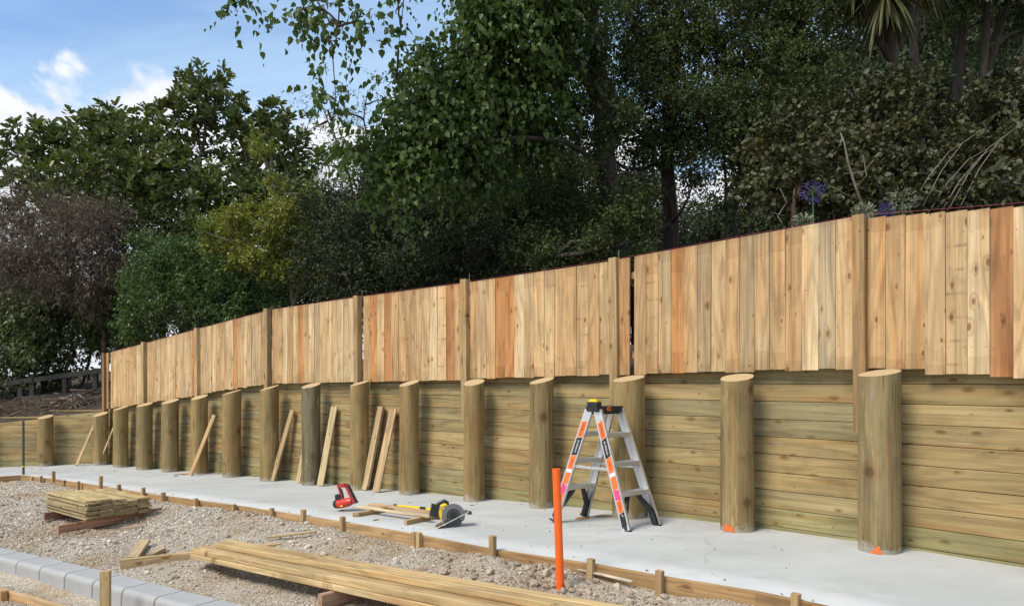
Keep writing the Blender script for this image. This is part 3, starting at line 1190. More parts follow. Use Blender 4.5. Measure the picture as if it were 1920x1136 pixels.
for px, yt, ye in PEGS:
    e = hit(px, ye)
    k = int(np.argmin(np.hypot(EA[:, 0] - e.x, EA[:, 1] - e.y)))
    d = EDGE[min(k + 1, len(EDGE) - 1)] - EDGE[max(k - 1, 0)]
    nrm = Vector((d.y, -d.x, 0)).normalized()
    if edge_dist(np.array([e.x + nrm.x * .1]), np.array([e.y + nrm.y * .1]))[0] < 0:
        nrm = -nrm
    p = e + nrm * .066
    zt = ZC + (YH - yt) / F * p.y
    zb = gz(p.x, p.y) - .12
    plank('peg', (p.x, p.y, zb), (p.x + rnd.uniform(-.01, .01), p.y, max(zt, zb + .2)), nrm, .046, .05, M_timber, form, rnd.choice([(0.48, 0.33, 0.165), (0.44, 0.30, 0.15), (0.40, 0.27, 0.135)]))

# ------------------------------------------------------------------ kerb of concrete blocks
kerb = empty('concrete_kerb', tuple(KL[1]), 'row of grey concrete kerb blocks with rounded front edges beside the gravel', 'kerb')


def kerb_line(u):
    A = np.array([(q.x, q.y) for q in KL])
    L = np.r_[0, np.cumsum(np.hypot(*np.diff(A, axis=0).T))]
    x, y = float(np.interp(u, L, A[:, 0])), float(np.interp(u, L, A[:, 1]))
    return Vector((x, y, zs(x, y) - .2))


KLEN = sum((b - a).length for a, b in zip(KL[:-1], KL[1:]))
bl = 0.50


def kerb_block_mesh():
    m = MB()
    L, D, H, r = bl - .017, .24, .30, .045
    # section: y=0 back, y=D front (towards the road), rounded front top
    sec = [(0, 0), (0, H - .012), (.012, H)]
    for i in range(5):
        a = math.pi / 2 * (1 - i / 4)
        sec.append((D - r + r * math.cos(a), H - r + r * math.sin(a)))
    sec += [(D + .012, 0)]
    n = len(sec)
    cham = .006
    cy, cz = D / 2, H / 2
    rings = []
    for x, sc in ((0, 1 - .05), (cham, 1), (L - cham, 1), (L, 1 - .05)):
        rings.append([(x, cy + (y - cy) * sc, cz + (z - cz) * sc if z > cz else z) for y, z in sec])
    vs_ = [q for r_ in rings for q in r_]
    fs = [tuple(range(n)), tuple(range(4 * n - 1, 3 * n - 1, -1))]
    for k in range(3):
        fs += [(k * n + i, (k + 1) * n + i, (k + 1) * n + (i + 1) % n, k * n + (i + 1) % n) for i in range(n)]
    m.add(vs_, fs)
    return m.mesh('kerb_block', [M_kerb])


kme = kerb_block_mesh()
u = 0.05
while u + bl < KLEN:
    a, b = kerb_line(u), kerb_line(u + bl)
    d = (b - a).normalized()
    side = Vector((d.y, -d.x, 0)).normalized()
    if side.y > 0:
        side = -side
    M = frame(a + Vector((0, 0, -.30)) - side * .24 + side * rnd.uniform(-.004, .004), d, side)
    o = bpy.data.objects.new('kerb_block', kme)
    if M.to_3x3().col[2].z < 0:
        # mirror so that local z points up
        M = frame(b + Vector((0, 0, -.30)) - side * .24, -d, side)
    place(o, M, kerb)
    u += bl

# formwork in front of the kerb, with its pegs
front = empty('kerb_formwork', tuple(hit(60, 1120, -.3)), 'low formwork board with stakes in front of the concrete kerb', 'formwork')
fa, fb = hit(-140, 1062, -.30), hit(420, 1215, -.30)
fd = (fb - fa).normalized()
fcut = fa + fd * ((hit(22, 1105, -.30) - fa).dot(fd))
fn = Vector((fd.y, -fd.x, 0)).normalized()
if fn.y > 0:
    fn = -fn
dz = Vector((0, 0, -.055))
plank('board', fa + dz, fcut + dz - fd * .002, (0, 0, 1), .10, .036, M_timber, front, (0.50, 0.33, 0.16))
plank('board', fcut + dz + fd * .002, fb + dz, (0, 0, 1), .10, .036, M_timber, front, (0.46, 0.32, 0.165))
p = fcut + fn * .048
plank('peg', p + Vector((0, 0, -.22)), p + Vector((0, 0, .005)), fn, .05, .06, M_timber, front, (0.44, 0.27, 0.12))
pk = hit(190, 1152, -.30) - fn * .03
zt = ZC + (YH - 1070) / F * pk.y
plank('stake', (pk.x, pk.y, zt - .50), (pk.x, pk.y, zt), (1, .25, 0), .068, .05, M_timber, front, (0.52, 0.37, 0.185))

# ------------------------------------------------------------------ loose timber: long boards in the foreground
TL0, TL1 = hit(428, 1004, .045), hit(1045, 1136, .045)
td = (TL1 - TL0)
td.z = 0
td.normalize()
tn = Vector((td.y, -td.x, 0))
if tn.y > 0:
    tn = -tn                                     # towards the camera
BL = 4.7
slope_z = (gz(*(TL0 + td * 3.2)[:2]) - gz(*(TL0 + td * .4)[:2])) / 2.8
bz0 = gz(*(TL0 + td * .35)[:2])
low_top = bz0 + .10
bw, bt = .076, .044


def tboard(off, lay, s0, L, tone, label, group, skew=0.0):
    z = low_top + .002 + bt / 2 + lay * (bt + .0022)
    a = Vector((TL0.x, TL0.y, 0)) + td * s0 + tn * off
    b = a + td * L + tn * skew
    a.z, b.z = z + slope_z * s0, z + slope_z * (s0 + L)
    o = plank('timber_board', a, b, tn, bw, bt, M_timber, None, tone, c=.004)
    return tag(o, label, 'timber', group)


TT = [(0.47, 0.335, 0.165), (0.43, 0.295, 0.14), (0.51, 0.375, 0.195), (0.40, 0.275, 0.135), (0.49, 0.345, 0.17)]
for lay, n_, o0, s00 in ((0, 3, .085, -.14), (1, 3, .078, -.10), (2, 2, .052, .06)):
    for i in range(n_):
        tboard(o0 + i * .084 + rnd.uniform(-.008, .008), lay, s00 + rnd.uniform(-.05, .05), BL + rnd.uniform(-.5, .1), TT[(i + lay * 2) % 5],
               'long pale sawn board in the lower half of the timber pile' if lay < 2 else 'long pale sawn board in the upper half of the timber pile', 'long boards piled on the gravel', rnd.uniform(-.03, .03))
# one board lies a little apart against the back of the pile
tboard(-.045, 0, .55, BL - .9, TT[3], 'brown board lying alone against the back of the timber pile', None, -.03)

# bearers under the pile
def bearer(a, b, w, t, tone, label, top):
    a, b = Vector(a), Vector(b)
    d = (b - a)
    d.z = 0
    n = Vector((d.y, -d.x, 0))
    a.z, b.z = top[0] - w / 2, top[1] - w / 2
    o = plank('bearer', a, b, (0, 0, 1), w, t, M_timber, None, tone)
    return tag(o, label, 'timber')


lt = lambda s: low_top + slope_z * s
b1a, b1b = hit(226, 1062, -.22), hit(470, 1042, -.24)
s1 = (b1b - TL0).dot(td)
s_at = lambda p_: (p_ - TL0).dot(td)
bearer(b1a, b1a + (b1b - b1a) * 1.25, .115, .045, (0.50, 0.355, 0.185), 'board on edge sticking out under the end of the long timber pile', (lt(s_at(b1a)) - .004, lt(s_at(b1b)) - .004))
b2a, b2b = hit(600, 1146, -.2), hit(760, 1108, -.22)
bearer(b2a, b2a + (b2b - b2a) * 1.3, .10, .05, (0.40, 0.255, 0.17), 'pinkish board on edge crossing under the middle of the long timber pile', (lt(s_at(b2a)) - .004, lt(s_at(b2b)) - .004))

# small loose pieces lying about on the gravel
def loose(name, pa, pb, w, t, tone, label, dz=0.0, cat='timber'):
    a, b = hit(*pa, -.2), hit(*pb, -.2)
    a.z, b.z = gz(a.x, a.y) + t / 2 + dz + .008, gz(b.x, b.y) + t / 2 + dz + .008
    d = b - a
    n = Vector((d.y, -d.x, 0))
    o = plank(name, a, b, n, w, t, M_timber, None, tone)
    return tag(o, label, cat)


loose('timber_offcut', (248, 1052), (272, 1024), .10, .03, (0.46, 0.34, 0.20), 'short pale offcut lying on gravel behind the jutting bearer board', .035)
loose('timber_offcut', (280, 1044), (306, 1036), .07, .045, (0.36, 0.27, 0.17), 'small dirty grey wood block on gravel beside the pale offcut')
loose('timber_offcut', (226, 995), (266, 992), .05, .03, (0.42, 0.34, 0.235), 'short weathered stick lying in front of the stacked palings')
ba, bb_ = hit(975, 1050, -.09), hit(1186, 1100, -.09)
lift_ = max(gz(*(ba + (bb_ - ba) * k_ / 10)[:2]) - (ba.z + (bb_.z - ba.z) * k_ / 10) for k_ in range(11)) + .026
ba.z += lift_
bb_.z += lift_
tag(plank('timber_batten', ba, bb_, Vector(((bb_ - ba).y, -(bb_ - ba).x, 0)), .028, .014, M_timber, None, (0.70, 0.60, 0.46)), 'thin white batten lying on spoil below the slab formwork behind the orange pipe', 'batten')
loose('timber_batten', (500, 1026), (592, 1020), .03, .02, (0.50, 0.38, 0.22), 'thin pale batten on gravel behind the long timber pile', .02, 'batten')

# ------------------------------------------------------------------ stack of palings on two bearers
c0 = hit(160, 985, -.13)
e1, e2 = hit(284, 962, -.13), hit(86, 953, -.13)
wd = (e1 - c0)
wd.z = 0
wd.normalize()
ld = Vector((-.8, .6, 0))
wd = Vector((.6, .8, 0))
sbase = gz(*(c0 + wd * .35 + ld * .5)[:2]) + .10
for k, (s_, nm) in enumerate(((.10, 'front'), (1.0, 'rear'))):
    a = c0 + ld * s_ - wd * (.30 if k == 0 else .08) - ld * (.12 if k == 0 else 0)
    b = c0 + ld * s_ + wd * .98 + ld * (.10 if k == 0 else 0)
    a.z = b.z = sbase - .05
    o = plank('bearer', a, b, (0, 0, 1), .095, .047, M_timber, None, (0.40, 0.225, 0.15) if k == 0 else (0.30, 0.17, 0.125))
    tag(o, 'reddish bearer on edge under the cut ends of the stacked palings' if k == 0 else 'dark reddish bearer under the far ends of the stacked palings', 'timber')
sr = random.Random(5)
for cx in range(5):
    nlay = [11, 11, 10, 8, 9][cx]
    for k in range(nlay):
        off = .075 + cx * .152 + sr.uniform(-.008, .008) + (.012 if k % 2 else 0)
        s0 = sr.uniform(-.045, .02) + (.03 if cx > 2 else 0)
        a = Vector((c0.x, c0.y, 0)) + wd * off + ld * s0
        b = a + ld * 1.2 + wd * sr.uniform(-.01, .01)
        a.z = b.z = sbase + .012 + k * .0205
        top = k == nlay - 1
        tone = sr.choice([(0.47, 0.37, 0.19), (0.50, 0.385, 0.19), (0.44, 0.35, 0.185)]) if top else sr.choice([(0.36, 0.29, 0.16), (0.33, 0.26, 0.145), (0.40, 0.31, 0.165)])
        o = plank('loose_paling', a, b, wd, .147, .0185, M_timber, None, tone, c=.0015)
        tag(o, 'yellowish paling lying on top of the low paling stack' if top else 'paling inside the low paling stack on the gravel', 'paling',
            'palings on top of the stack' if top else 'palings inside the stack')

# ------------------------------------------------------------------ offcuts leaning on the wall
LEAN = [((143, 873), (180, 780), .14, .02, (0.50, 0.36, 0.19), 'offcut leaning across the wall beyond the last fence post'),
        ((185, 871), (217, 792), .045, .02, (0.50, 0.40, 0.23), 'narrow pale strip leaning against the round post beside the end of the fence'),
        ((357, 892), (402, 778), .10, .025, (0.47, 0.315, 0.16), 'brown board leaning steeply across the round post with sawdust at its foot'),
        ((510, 902), (544, 769), .10, .03, (0.50, 0.35, 0.19), 'reddish board leaning beside the dark grey round post, its foot on the slab'),
        ((559, 905), (573, 812), .10, .02, (0.52, 0.40, 0.22), 'short pale board leaning half hidden behind the dark grey round post'),
        ((600, 911), (622, 762), .14, .02, (0.55, 0.43, 0.24), 'clean pale paling leaning to the right of the dark grey round post'),
        ((684, 919), (710, 762), .11, .045, (0.50, 0.36, 0.20), 'thick pair of boards leaning together above the red nail gun'),
        ((705, 923), (733, 767), .14, .022, (0.47, 0.325, 0.175), 'brown board with a dark knot leaning beside the thick pair of boards')]
for (bx, by), (tx, ty), w, t, tone, lab in LEAN:
    a = hit(bx, by)
    # top rests on the wall: choose the depth where it meets the wall face or the post in front of it
    wp, q = offpt(tx, .05)
    hgt = ZC + (YH - ty) / F * wp.y
    sh = -nfront(q) * BAT * max(0, hgt - zs(wp.x, wp.y)) * .8
    b = Vector((wp.x, wp.y, hgt)) + sh
    if tx in (402, 217):
        wp, q = offpt(tx, .16)
        b = Vector((wp.x, wp.y, ZC + (YH - ty) / F * wp.y))
    nf = nfront(q)
    d = (b - a)
    tw = d.cross(nf)
    o = plank('leaning_board', a + d.normalized() * .01 + nf * .0, b, tw, w, t, M_timber, None, tone)
    tag(o, lab, 'board')

# tiny block nailed to the wall boards between posts
wp, q = offpt(656, .03)
zb = ZC + (YH - 797) / F * wp.y
bm_ = plank('packer_block', (wp.x - .06, wp.y, zb), (wp.x + .075, wp.y - .0, zb), (0, 0, 1), .085, .05, M_timber, None, (0.36, 0.22, 0.11))
tag(bm_, 'small brown packer block fixed to the wall boards between the leaning boards', 'block')

# ------------------------------------------------------------------ boards on the slab by the saw
def flat_on_slab(name, pa, pb, w, t, tone, label, lift=0.0, ends=(0, 0)):
    a, b = hit(*pa), hit(*pb)
    a.z += t / 2 + .003 + lift
    b.z += t / 2 + .003 + lift
    d = b - a
    o = plank(name, a, b, Vector((d.y, -d.x, 0)), w, t, M_timber, None, tone, ends=ends)
    return tag(o, label, 'timber')


flat_on_slab('timber_offcut', (667, 969), (735, 957), .045, .045, (0.44, 0.30, 0.15), 'short offcut with a pointed tip propping the sawn boards near the nail gun', 0, (.05, 0))
flat_on_slab('timber_offcut', (760, 984), (835, 968), .045, .045, (0.46, 0.31, 0.15), 'short offcut under the cut boards beside the circular saw')
flat_on_slab('cut_board', (696, 955), (822, 974), .09, .022, (0.50, 0.35, 0.20), 'reddish cut board lying across two offcuts behind a pale board', .050)
flat_on_slab('cut_board', (672, 960), (808, 980), .055, .022, (0.60, 0.47, 0.28), 'pale cut board lying across two offcuts on the slab', .050)

# yellow spirit level lying on the slab
la, lb = hit(739, 950), hit(883, 964)
lev = empty('spirit_level', tuple((la + lb) / 2), 'slim yellow spirit level with black ends lying behind the circular saw', 'spirit level')
ldv = (lb - la)
for i, (f0, f1, mt, nm, w) in enumerate(((0, .045, M_black, 'end_cap', .026), (.045, .955, M_yellow, 'body', .022), (.955, 1, M_black, 'end_cap', .026), (.36, .44, M_black, 'vial_window', .0235))):
    a, b = la + ldv * f0, la + ldv * f1
    a = a + Vector((0, 0, .0175))
    b = b + Vector((0, 0, .0175))
    plank(nm, a, b, (0, 0, 1), (.034 if nm == 'end_cap' else .028) if nm != 'vial_window' else .03, w, mt, lev)

# ------------------------------------------------------------------ red nail gun
g0 = hit(648, 958)
SC = g0.y / F                                        # metres per photo pixel there
gun = empty('nail_gun', tuple(g0), 'red and black cordless nail gun standing on the slab', 'nail gun')
GR = Matrix.Translation(g0) @ Matrix.Rotation(math.radians(-22), 4, 'Z')
S = SC * 1.0


def gp(x, y):                                        # photo pixels to local gun coordinates
    return ((x - 648) * S * 1.06, 0, (958 - y) * S)


m = MB()                                             # motor barrel, lying
m.tube([gp(632, 945), gp(640, 944), gp(655, 940), gp(662, 938)], [.050, .054, .050, .034], 18)
m.build('motor_barrel', M_red, gun, GR, smooth=False)
m = MB()
m.tube([gp(626, 946.5), gp(632, 945)], [.046, .055], 18)
cap = m.build('end_cap', M_black, gun, GR)
m = MB()
m.tube([gp(624.5, 947), gp(627, 946.3)], [.036, .040], 18)
m.build('cap_disc', M_redd, cap, GR)
m = MB()
m.tube([gp(640, 936), gp(638, 926), gp(634.5, 914), gp(633, 909)], [.022, .018, .018, .022], 12)
m.build('handle', M_redd, gun, GR)
m = MB()
m.tube([gp(643, 936), gp(642, 928), gp(639, 917)], [.015, .012, .011], 10)
m.build('handle_grip', M_black, gun, GR)
m = MB()
m.box(gp(641, 910.5), (17 * S, .055, 6.5 * S), R=Matrix.Rotation(math.radians(-6), 3, 'Y'))
m.build('battery', M_redd, gun, GR)
a, b = Vector(gp(650, 909)), Vector(gp(668, 941))
o = plank_mesh((b - a).length, .050, .036, .006)
mg = o.build('magazine', M_redd, gun, GR @ frame(a, b - a, (1, 0, .6)))
a, b = Vector(gp(653.5, 909)), Vector(gp(671, 939))
plank_mesh((b - a).length, .014, .042, .003).build('magazine_rail', M_black, mg, GR @ frame(a, b - a, (1, 0, .6)))
m = MB()
m.tube([gp(656, 940), gp(664, 941), gp(674, 938.5)], [.024, .016, .010], 10)
m.build('nose', M_black, gun, GR)
m = MB()
m.box(Vector(gp(634, 932)) + Vector((0, 0, 0)), (11 * S, .06, 9 * S))
m.build('housing', M_black, gun, GR)
m = MB()
m.box(Vector(gp(645, 947)) + Vector((0, -.0525, 0)), (.035, .004, .014))
m.build('badge', M_yellow, gun, GR)
m = MB()
m.tube([gp(640, 957), gp(640, 958)], [.030, .036], 12)
m.build('rest_pad', M_black, gun, GR)

# ------------------------------------------------------------------ circular saw
s0 = hit(846, 987)
saw = empty('circular_saw', tuple(s0), 'yellow and black cordless circular saw with grey guard tilted against the boards', 'circular saw')
S = s0.y / F
SR = Matrix.Translation(s0) @ Matrix.Rotation(math.radians(12), 4, 'Z')


def qp(x, y, d=0.0):
    return Vector(((x - 846) * S, d, (987 - y) * S))


cx, cy = 850, 966
R = 20.5 * S
m = MB()                                             # upper guard: three quarters of a disc
poly = []
for i in range(22):
    a = math.radians(-30 + 235 * i / 21)
    poly.append((math.cos(a) * R * 1.06, math.sin(a) * R * 1.06))
for i in range(22):
    a = math.radians(205 - 235 * i / 21)
    poly.append((math.cos(a) * R * .66, math.sin(a) * R * .66))
n = len(poly)
h = n // 2
th = .040
vs_ = [(x, -th / 2, z) for x, z in poly] + [(x, th / 2, z) for x, z in poly]
fs = []
for i in range(h - 1):
    j, k2 = n - 1 - i, n - 2 - i
    fs += [(i, i + 1, k2, j), (n + i, n + j, n + k2, n + i + 1)]
    fs += [(i, n + i, n + i + 1, i + 1), (j, k2, n + k2, n + j)]
fs += [(0, n - 1, 2 * n - 1, n), (h - 1, n + h - 1, n + h, h)]
m.add(vs_, fs)
m.build('upper_guard', M_guard, saw, SR @ Matrix.Translation(qp(cx, cy)))
m = MB()
m.tube([(0, -.012, 0), (0, -.009, 0)], [R * .95, R * .95], 30)
bl_ = m.build('blade', M_dsteel, saw, SR @ Matrix.Translation(qp(cx, cy)))
m = MB()
m.tube([(0, -.026, 0), (0, -.012, 0)], [R * .30, R * .34], 18)
m.build('hub', M_black, bl_, SR @ Matrix.Translation(qp(cx, cy)))
m = MB()
pts = []
for i in range(13):
    a = math.radians(190 + 130 * i / 12)
    pts.append((math.cos(a) * R * .98, 0, math.sin(a) * R * .98))
m.tube(pts, .012, 8)
m.build('lower_guard', M_guard, saw, SR @ Matrix.Translation(qp(cx, cy)))
# base plate, seen nearly edge on
a, b = qp(818, 987.5), qp(877, 960)
pl_ = plank_mesh((b - a).length, .005, .16, .001)
pl_.build('base_plate', M_steel, saw, SR @ frame(a + Vector((0, .01, .006)), b - a, Vector((0, 0, 1)).cross(b - a).cross(b - a) * -1))
m = MB()
m.tube([tuple(qp(836, 965, .02)), tuple(qp(836, 965, .13))], [.052, .046], 16)
m.build('motor', M_yellow, saw, SR)
m = MB()
m.box(tuple(qp(816, 957, .06)), (15 * S, .075, 22 * S), R=Matrix.Rotation(math.radians(12), 3, 'Y'))
m.build('battery', M_black, saw, SR)
m = MB()
m.tube([tuple(qp(q_[0], q_[1], .05)) for q_ in ((816, 949), (824, 944), (834, 939.5), (839, 943), (840, 953))], [.018, .017, .019, .020, .022], 12)
hd = m.build('handle', M_black, saw, SR)
m = MB()
m.tube([tuple(qp(q_[0], q_[1], .045)) for q_ in ((826, 951), (835, 947), (839, 948))], [.018, .021, .018], 10)
m.build('trigger_grip', M_yellow, hd, SR)
m = MB()
m.tube([tuple(qp(q_[0], q_[1], .04)) for q_ in ((826, 956), (829, 966), (833, 978))], [.026, .028, .020], 10)
m.build('side_housing', M_yellow, saw, SR)

# ------------------------------------------------------------------ stepladder
f1, f3, f2, f4 = hit(1174, 996), hit(1234, 984), hit(1037, 980), hit(1097, 969)
lc = (f1 + f2 + f3 + f4) / 4
wv = ((f3 - f1) + (f4 - f2)) / 2                     # from the near frame to the far frame
sv = ((f1 - f2) + (f3 - f4)) / 2                     # from the left foot to the right foot
wv.z = sv.z = 0
wl, sl = wv.length, sv.length
wu, su = wv.normalized(), sv.normalized()
zlad = zs(lc.x, lc.y)
ladder = empty('step_ladder', (lc.x, lc.y, zlad), 'double sided aluminium step ladder with orange and black labels standing on the slab', 'ladder')
HT = ZC + (YH - 766) / F * lc.y - zlad
half_b, half_t = wl / 2, wl * .36                    # half widths at the feet and at the top
spr_b, spr_t = sl / 2, .045


def lad(s_, w_, z_):
    return Vector((lc.x, lc.y, zlad)) + su * s_ + wu * w_ + Vector((0, 0, z_))


def leg_pt(ss, ww, z):
    f = z / HT
    return lad(ss * (spr_b + (spr_t - spr_b) * f), ww * (half_b + (half_t - half_b) * f), z)


def text_mesh(body, size):
    cu = bpy.data.curves.new('text', 'FONT')
    cu.body = body
    cu.size = size
    cu.align_x, cu.align_y = 'CENTER', 'CENTER'
    cu.extrude = 0.0004
    ob = bpy.data.objects.new('text', cu)
    col.objects.link(ob)
    dg = bpy.context.evaluated_depsgraph_get()
    me = bpy.data.meshes.new_from_object(ob.evaluated_get(dg))
    col.objects.unlink(ob)
    bpy.data.objects.remove(ob)
    bpy.data.curves.remove(cu)
    return me


_tm = {}


def lettering(body, size, mat, M, parent):
    key = (body, size, mat.name)
    if key not in _tm:
        me = text_mesh(body, size)
        me.materials.clear()
        me.materials.append(mat)
        _tm[key] = me
    o = bpy.data.objects.new('lettering', _tm[key])
    return place(o, M, parent)


RW, RT = .084, .030
for ss in (1, -1):
    for ww in (-1, 1):
        a, b = leg_pt(ss, ww, .012), leg_pt(ss, ww, HT - .01)
        d = (b - a).normalized()
        across = (su - d * su.dot(d)).normalized()
        # channel: a web on the outside with two flanges
        wl_ = (b - a).length
        m = MB()
        m.box((wl_ / 2, 0, 0), (wl_, RW, .004))
        for e in (-1, 1):
            m.box((wl_ / 2, e * (RW / 2 - .002), RT / 2 + .0005), (wl_, .004, RT - .003))
        inward = -wu * ww
        M = frame(a + wu * ww * .0, d, across)
        if M.to_3x3().col[2].dot(inward) < 0:
            M = frame(a, d, -across)
        leg = m.build('leg', M_alu, ladder, M)
        fm = MB()
        fm.box((-.004, 0, RT * .5), (.018, RW + .006, RT + .008))
        fm.build('foot', M_black, leg, M)
        # knee brace of black plastic from the lowest step down to the foot
        kb = MB()
        st = leg_pt(ss, ww, HT * .295)
        pa = st - wu * ww * .14 - Vector((0, 0, .015))
        pb = leg_pt(ss, ww, HT * .12) - wu * ww * .018
        pc = leg_pt(ss, ww, .02) - wu * ww * .016
        kb.tube([pa, pb + (pa - pb) * .25, pb, pc], [.024, .032, .034, .026], 6)
        kb.build('brace', M_black, ladder)
        if ww == -1:
            # printed labels on the outer face of the near legs
            segs = [(.90, .76, M_olabel, 'GORILLA', M_black, .030), (.755, .60, M_black, 'SILVERBACK', M_white, .024), (.595, .475, M_olabel, 'GORILLA', M_black, .018),
                    (.47, .445, M_white, None, None, 0), (.44, .335, M_olabel, None, None, 0), (.33, .25, M_plabel, None, None, 0),
                    (.245, .15, M_olabel, 'GORILLA', M_black, .024), (.145, .035, M_black, 'SILVERBACK', M_white, .019)]
            for i, (h0, h1, mt, tx, tm, sz) in enumerate(segs):
                x0, x1 = wl_ * h1, wl_ * h0
                lm = MB()
                sk = .012 if mt in (M_olabel, M_black) else 0
                y0, y1 = -RW * .34, RW * .34
                vs_ = [(x0 - sk, y0, -.0028), (x1 - sk, y0, -.0028), (x1 + sk, y1, -.0028), (x0 + sk, y1, -.0028)]
                lm.add(vs_, [(0, 1, 2, 3)])
                lm.build('label', mt, leg, M)
                if tx:
                    cen = M @ Vector(((x0 + x1) / 2, 0, -.0036))
                    out = -(M.to_3x3().col[2])
                    xd = -d
                    yd = out.cross(xd)
                    MT = Matrix.Identity(4)
                    for r_ in range(3):
                        MT[r_][0], MT[r_][1], MT[r_][2], MT[r_][3] = xd[r_], yd[r_], out[r_], cen[r_]
                    lettering(tx, sz, tm, MT, leg)
    for k, fz_ in enumerate((.285, .525, .765)):
        z = HT * fz_
        a, b = leg_pt(ss, -1, z), leg_pt(ss, 1, z)
        st = MB()
        L = (b - a).length - .006
        st.box((L / 2 + .003, 0, 0), (L, .085, .006))
        for e in (-1, 1):
            st.box((L / 2 + .003, e * .040, -.020), (L, .005, .036))
        for e in (-.028, -.014, 0, .014, .028):
            st.box((L / 2 + .003, e, .0042), (L, .005, .003))
        st.build('step', M_alu, ladder, frame(a, b - a, su))
# spreader bars between the two frames
for ww in (-.92, .92):
    z = HT * .50
    a, b = leg_pt(-1, ww, z) , leg_pt(1, ww, z)
    plank('spreader_bar', a, (a + b) / 2 - su * .003 + Vector((0, 0, -.006)), (0, 0, 1), .026, .006, M_alu, ladder)
    plank('spreader_bar', (a + b) / 2 + su * .003 + Vector((0, 0, -.006)), b, (0, 0, 1), .026, .006, M_alu, ladder)
# black top cap with an orange badge facing each side
tp = lad(0, 0, HT)
m = MB()
m.box((0, 0, 0), (half_t * 2 + .035, .15, .050))
m.box((0, 0, -.035), (half_t * 2 - .02, .11, .030))
MC = frame(tp, wu, su)
if MC.to_3x3().col[2].z < 0:
    MC = frame(tp, -wu, su)
topc = m.build('top_cap', M_black, ladder, MC)
rs = lad(spr_t, 0, 0) - lad(0, 0, 0)
# the badge sits on the long face towards the camera's right
face_n = su
fc = tp + face_n * .0765 + wu * .0
xd = wu if wu.cross(Vector((0, 0, 1))).dot(face_n) > 0 else -wu
MB_ = Matrix.Identity(4)
for r_ in range(3):
    MB_[r_][0], MB_[r_][1], MB_[r_][2], MB_[r_][3] = xd[r_], (0, 0, 1)[r_], face_n[r_], fc[r_]
m = MB()
m.add([(-.07, -.019, 0), (.055, -.019, 0), (.075, .0, 0), (.06, .019, 0), (-.06, .019, 0), (-.075, .0, 0)], [tuple(range(6))])
bd = m.build('badge', M_olabel, topc, MB_)
lettering('GORILLA', .030, M_black, MB_ @ Matrix.Translation((0, 0, .0012)), bd)

# drill battery left on the ladder
bp = tp - wu * (half_t - .02) + Vector((0, 0, .026))
bat = empty('drill_battery', tuple(bp), 'yellow and black tool battery resting on top of the step ladder', 'battery')
MB2 = frame(bp, su, wu)
if MB2.to_3x3().col[2].z < 0:
    MB2 = frame(bp, -su, wu)
m = MB()
m.box((0, 0, .022), (.115, .075, .042))
m.build('case', M_black, bat, MB2)
m = MB()
m.box((0, 0, .050), (.10, .066, .014))
m.box((0, .0, .062), (.07, .045, .012))
m.build('top_rail', M_yellow, bat, MB2)

# ------------------------------------------------------------------ orange pipe and black rod
pb_ = Vector((PIPE_P.x, PIPE_P.y, gz(PIPE_P.x, PIPE_P.y) - .12))
pt_ = at(1043, 878, PIPE_P.y + .02)
pipe = empty('orange_pipe', tuple(PIPE_P), 'bright orange plastic pipe standing upright in the spoil before the ladder', 'pipe')
m = MB()
dd = (pt_ - pb_).normalized()
n = 22
ro, ri = .0285, .0245
u_ = dd.cross(Vector((0, 1, 0))).normalized()
v_ = dd.cross(u_)
rings = []
for cpt, rad in ((pb_, ro), (pt_, ro), (pt_, ri), (pt_ - dd * .25, ri)):
    rings += [cpt + (u_ * math.cos(2 * math.pi * k / n) + v_ * math.sin(2 * math.pi * k / n)) * rad for k in range(n)]
fs = [(i * n + k, (i + 1) * n + k, (i + 1) * n + (k + 1) % n, i * n + (k + 1) % n) for i in range(3) for k in range(n)]
m.add(rings, fs)
m.build('tube', M_orange, pipe, smooth=False)
rp_ = hit(51, 893, -.05) + Vector((0, -.10, 0))
rt_ = ZC + (YH - 789) / F * rp_.y
rod = empty('black_rod', (rp_.x, rp_.y, gz(rp_.x, rp_.y)), 'thin black upright rod with a yellow band at the slab corner', 'rod')
m = MB()
m.tube([(rp_.x, rp_.y, gz(rp_.x, rp_.y) - .15), (rp_.x - .005, rp_.y, rt_)], .021, 12)
rr_ = m.build('shaft', M_dsteel, rod)
zy = ZC + (YH - 874) / F * rp_.y
m = MB()
m.tube([(rp_.x, rp_.y, zy - .012), (rp_.x, rp_.y, zy + .012)], .025, 12)
m.build('yellow_band', M_yellow, rod)

# ------------------------------------------------------------------ sawdust, shavings and leaves on the slab
def litter():
    m = MB()
    r = random.Random(9)
    spots = []
    for _ in range(90):
        px = r.uniform(60, 1500)
        e = np.interp(px, [q[0] for q in EDGE_PX], [q[1] for q in EDGE_PX])
        w = np.interp(px, [100, 420, 900, 1300, 1700], [874, 890, 936, 975, 1030])
        py = w + (e - w) * r.random() ** 1.3
        spots.append((px, py, r.uniform(.008, .035)))
    spots += [(76, 880, .09), (60, 878, .07), (92, 889, .06), (215, 883, .12), (345, 890, .1), (330, 893, .1), (700, 927, .05), (770, 929, .06), (885, 947, .09), (705, 975, .12)]
    for px, py, L in spots:
        p_ = hit(px, py)
        a = r.uniform(0, 3.14)
        d = Vector((math.cos(a), math.sin(a), 0))
        n_ = Vector((-d.y, d.x, 0))
        w = L * r.uniform(.15, .35)
        z = Vector((0, 0, .004))
        vs_ = [p_ - d * L * .5 + z, p_ + n_ * w + z + Vector((0, 0, r.uniform(0, .01))), p_ + d * L * .5 + z + Vector((0, 0, r.uniform(0, .012))), p_ - n_ * w + z]
        m.add(vs_, [(0, 1, 2), (0, 2, 3)], r.choice([0, 0, 1]))
    o = m.build('slab_litter', [M_chip, M_twig])
    tag(o, 'scattered dead leaves and wood shavings on the concrete slab', 'litter', kind='stuff')


litter()


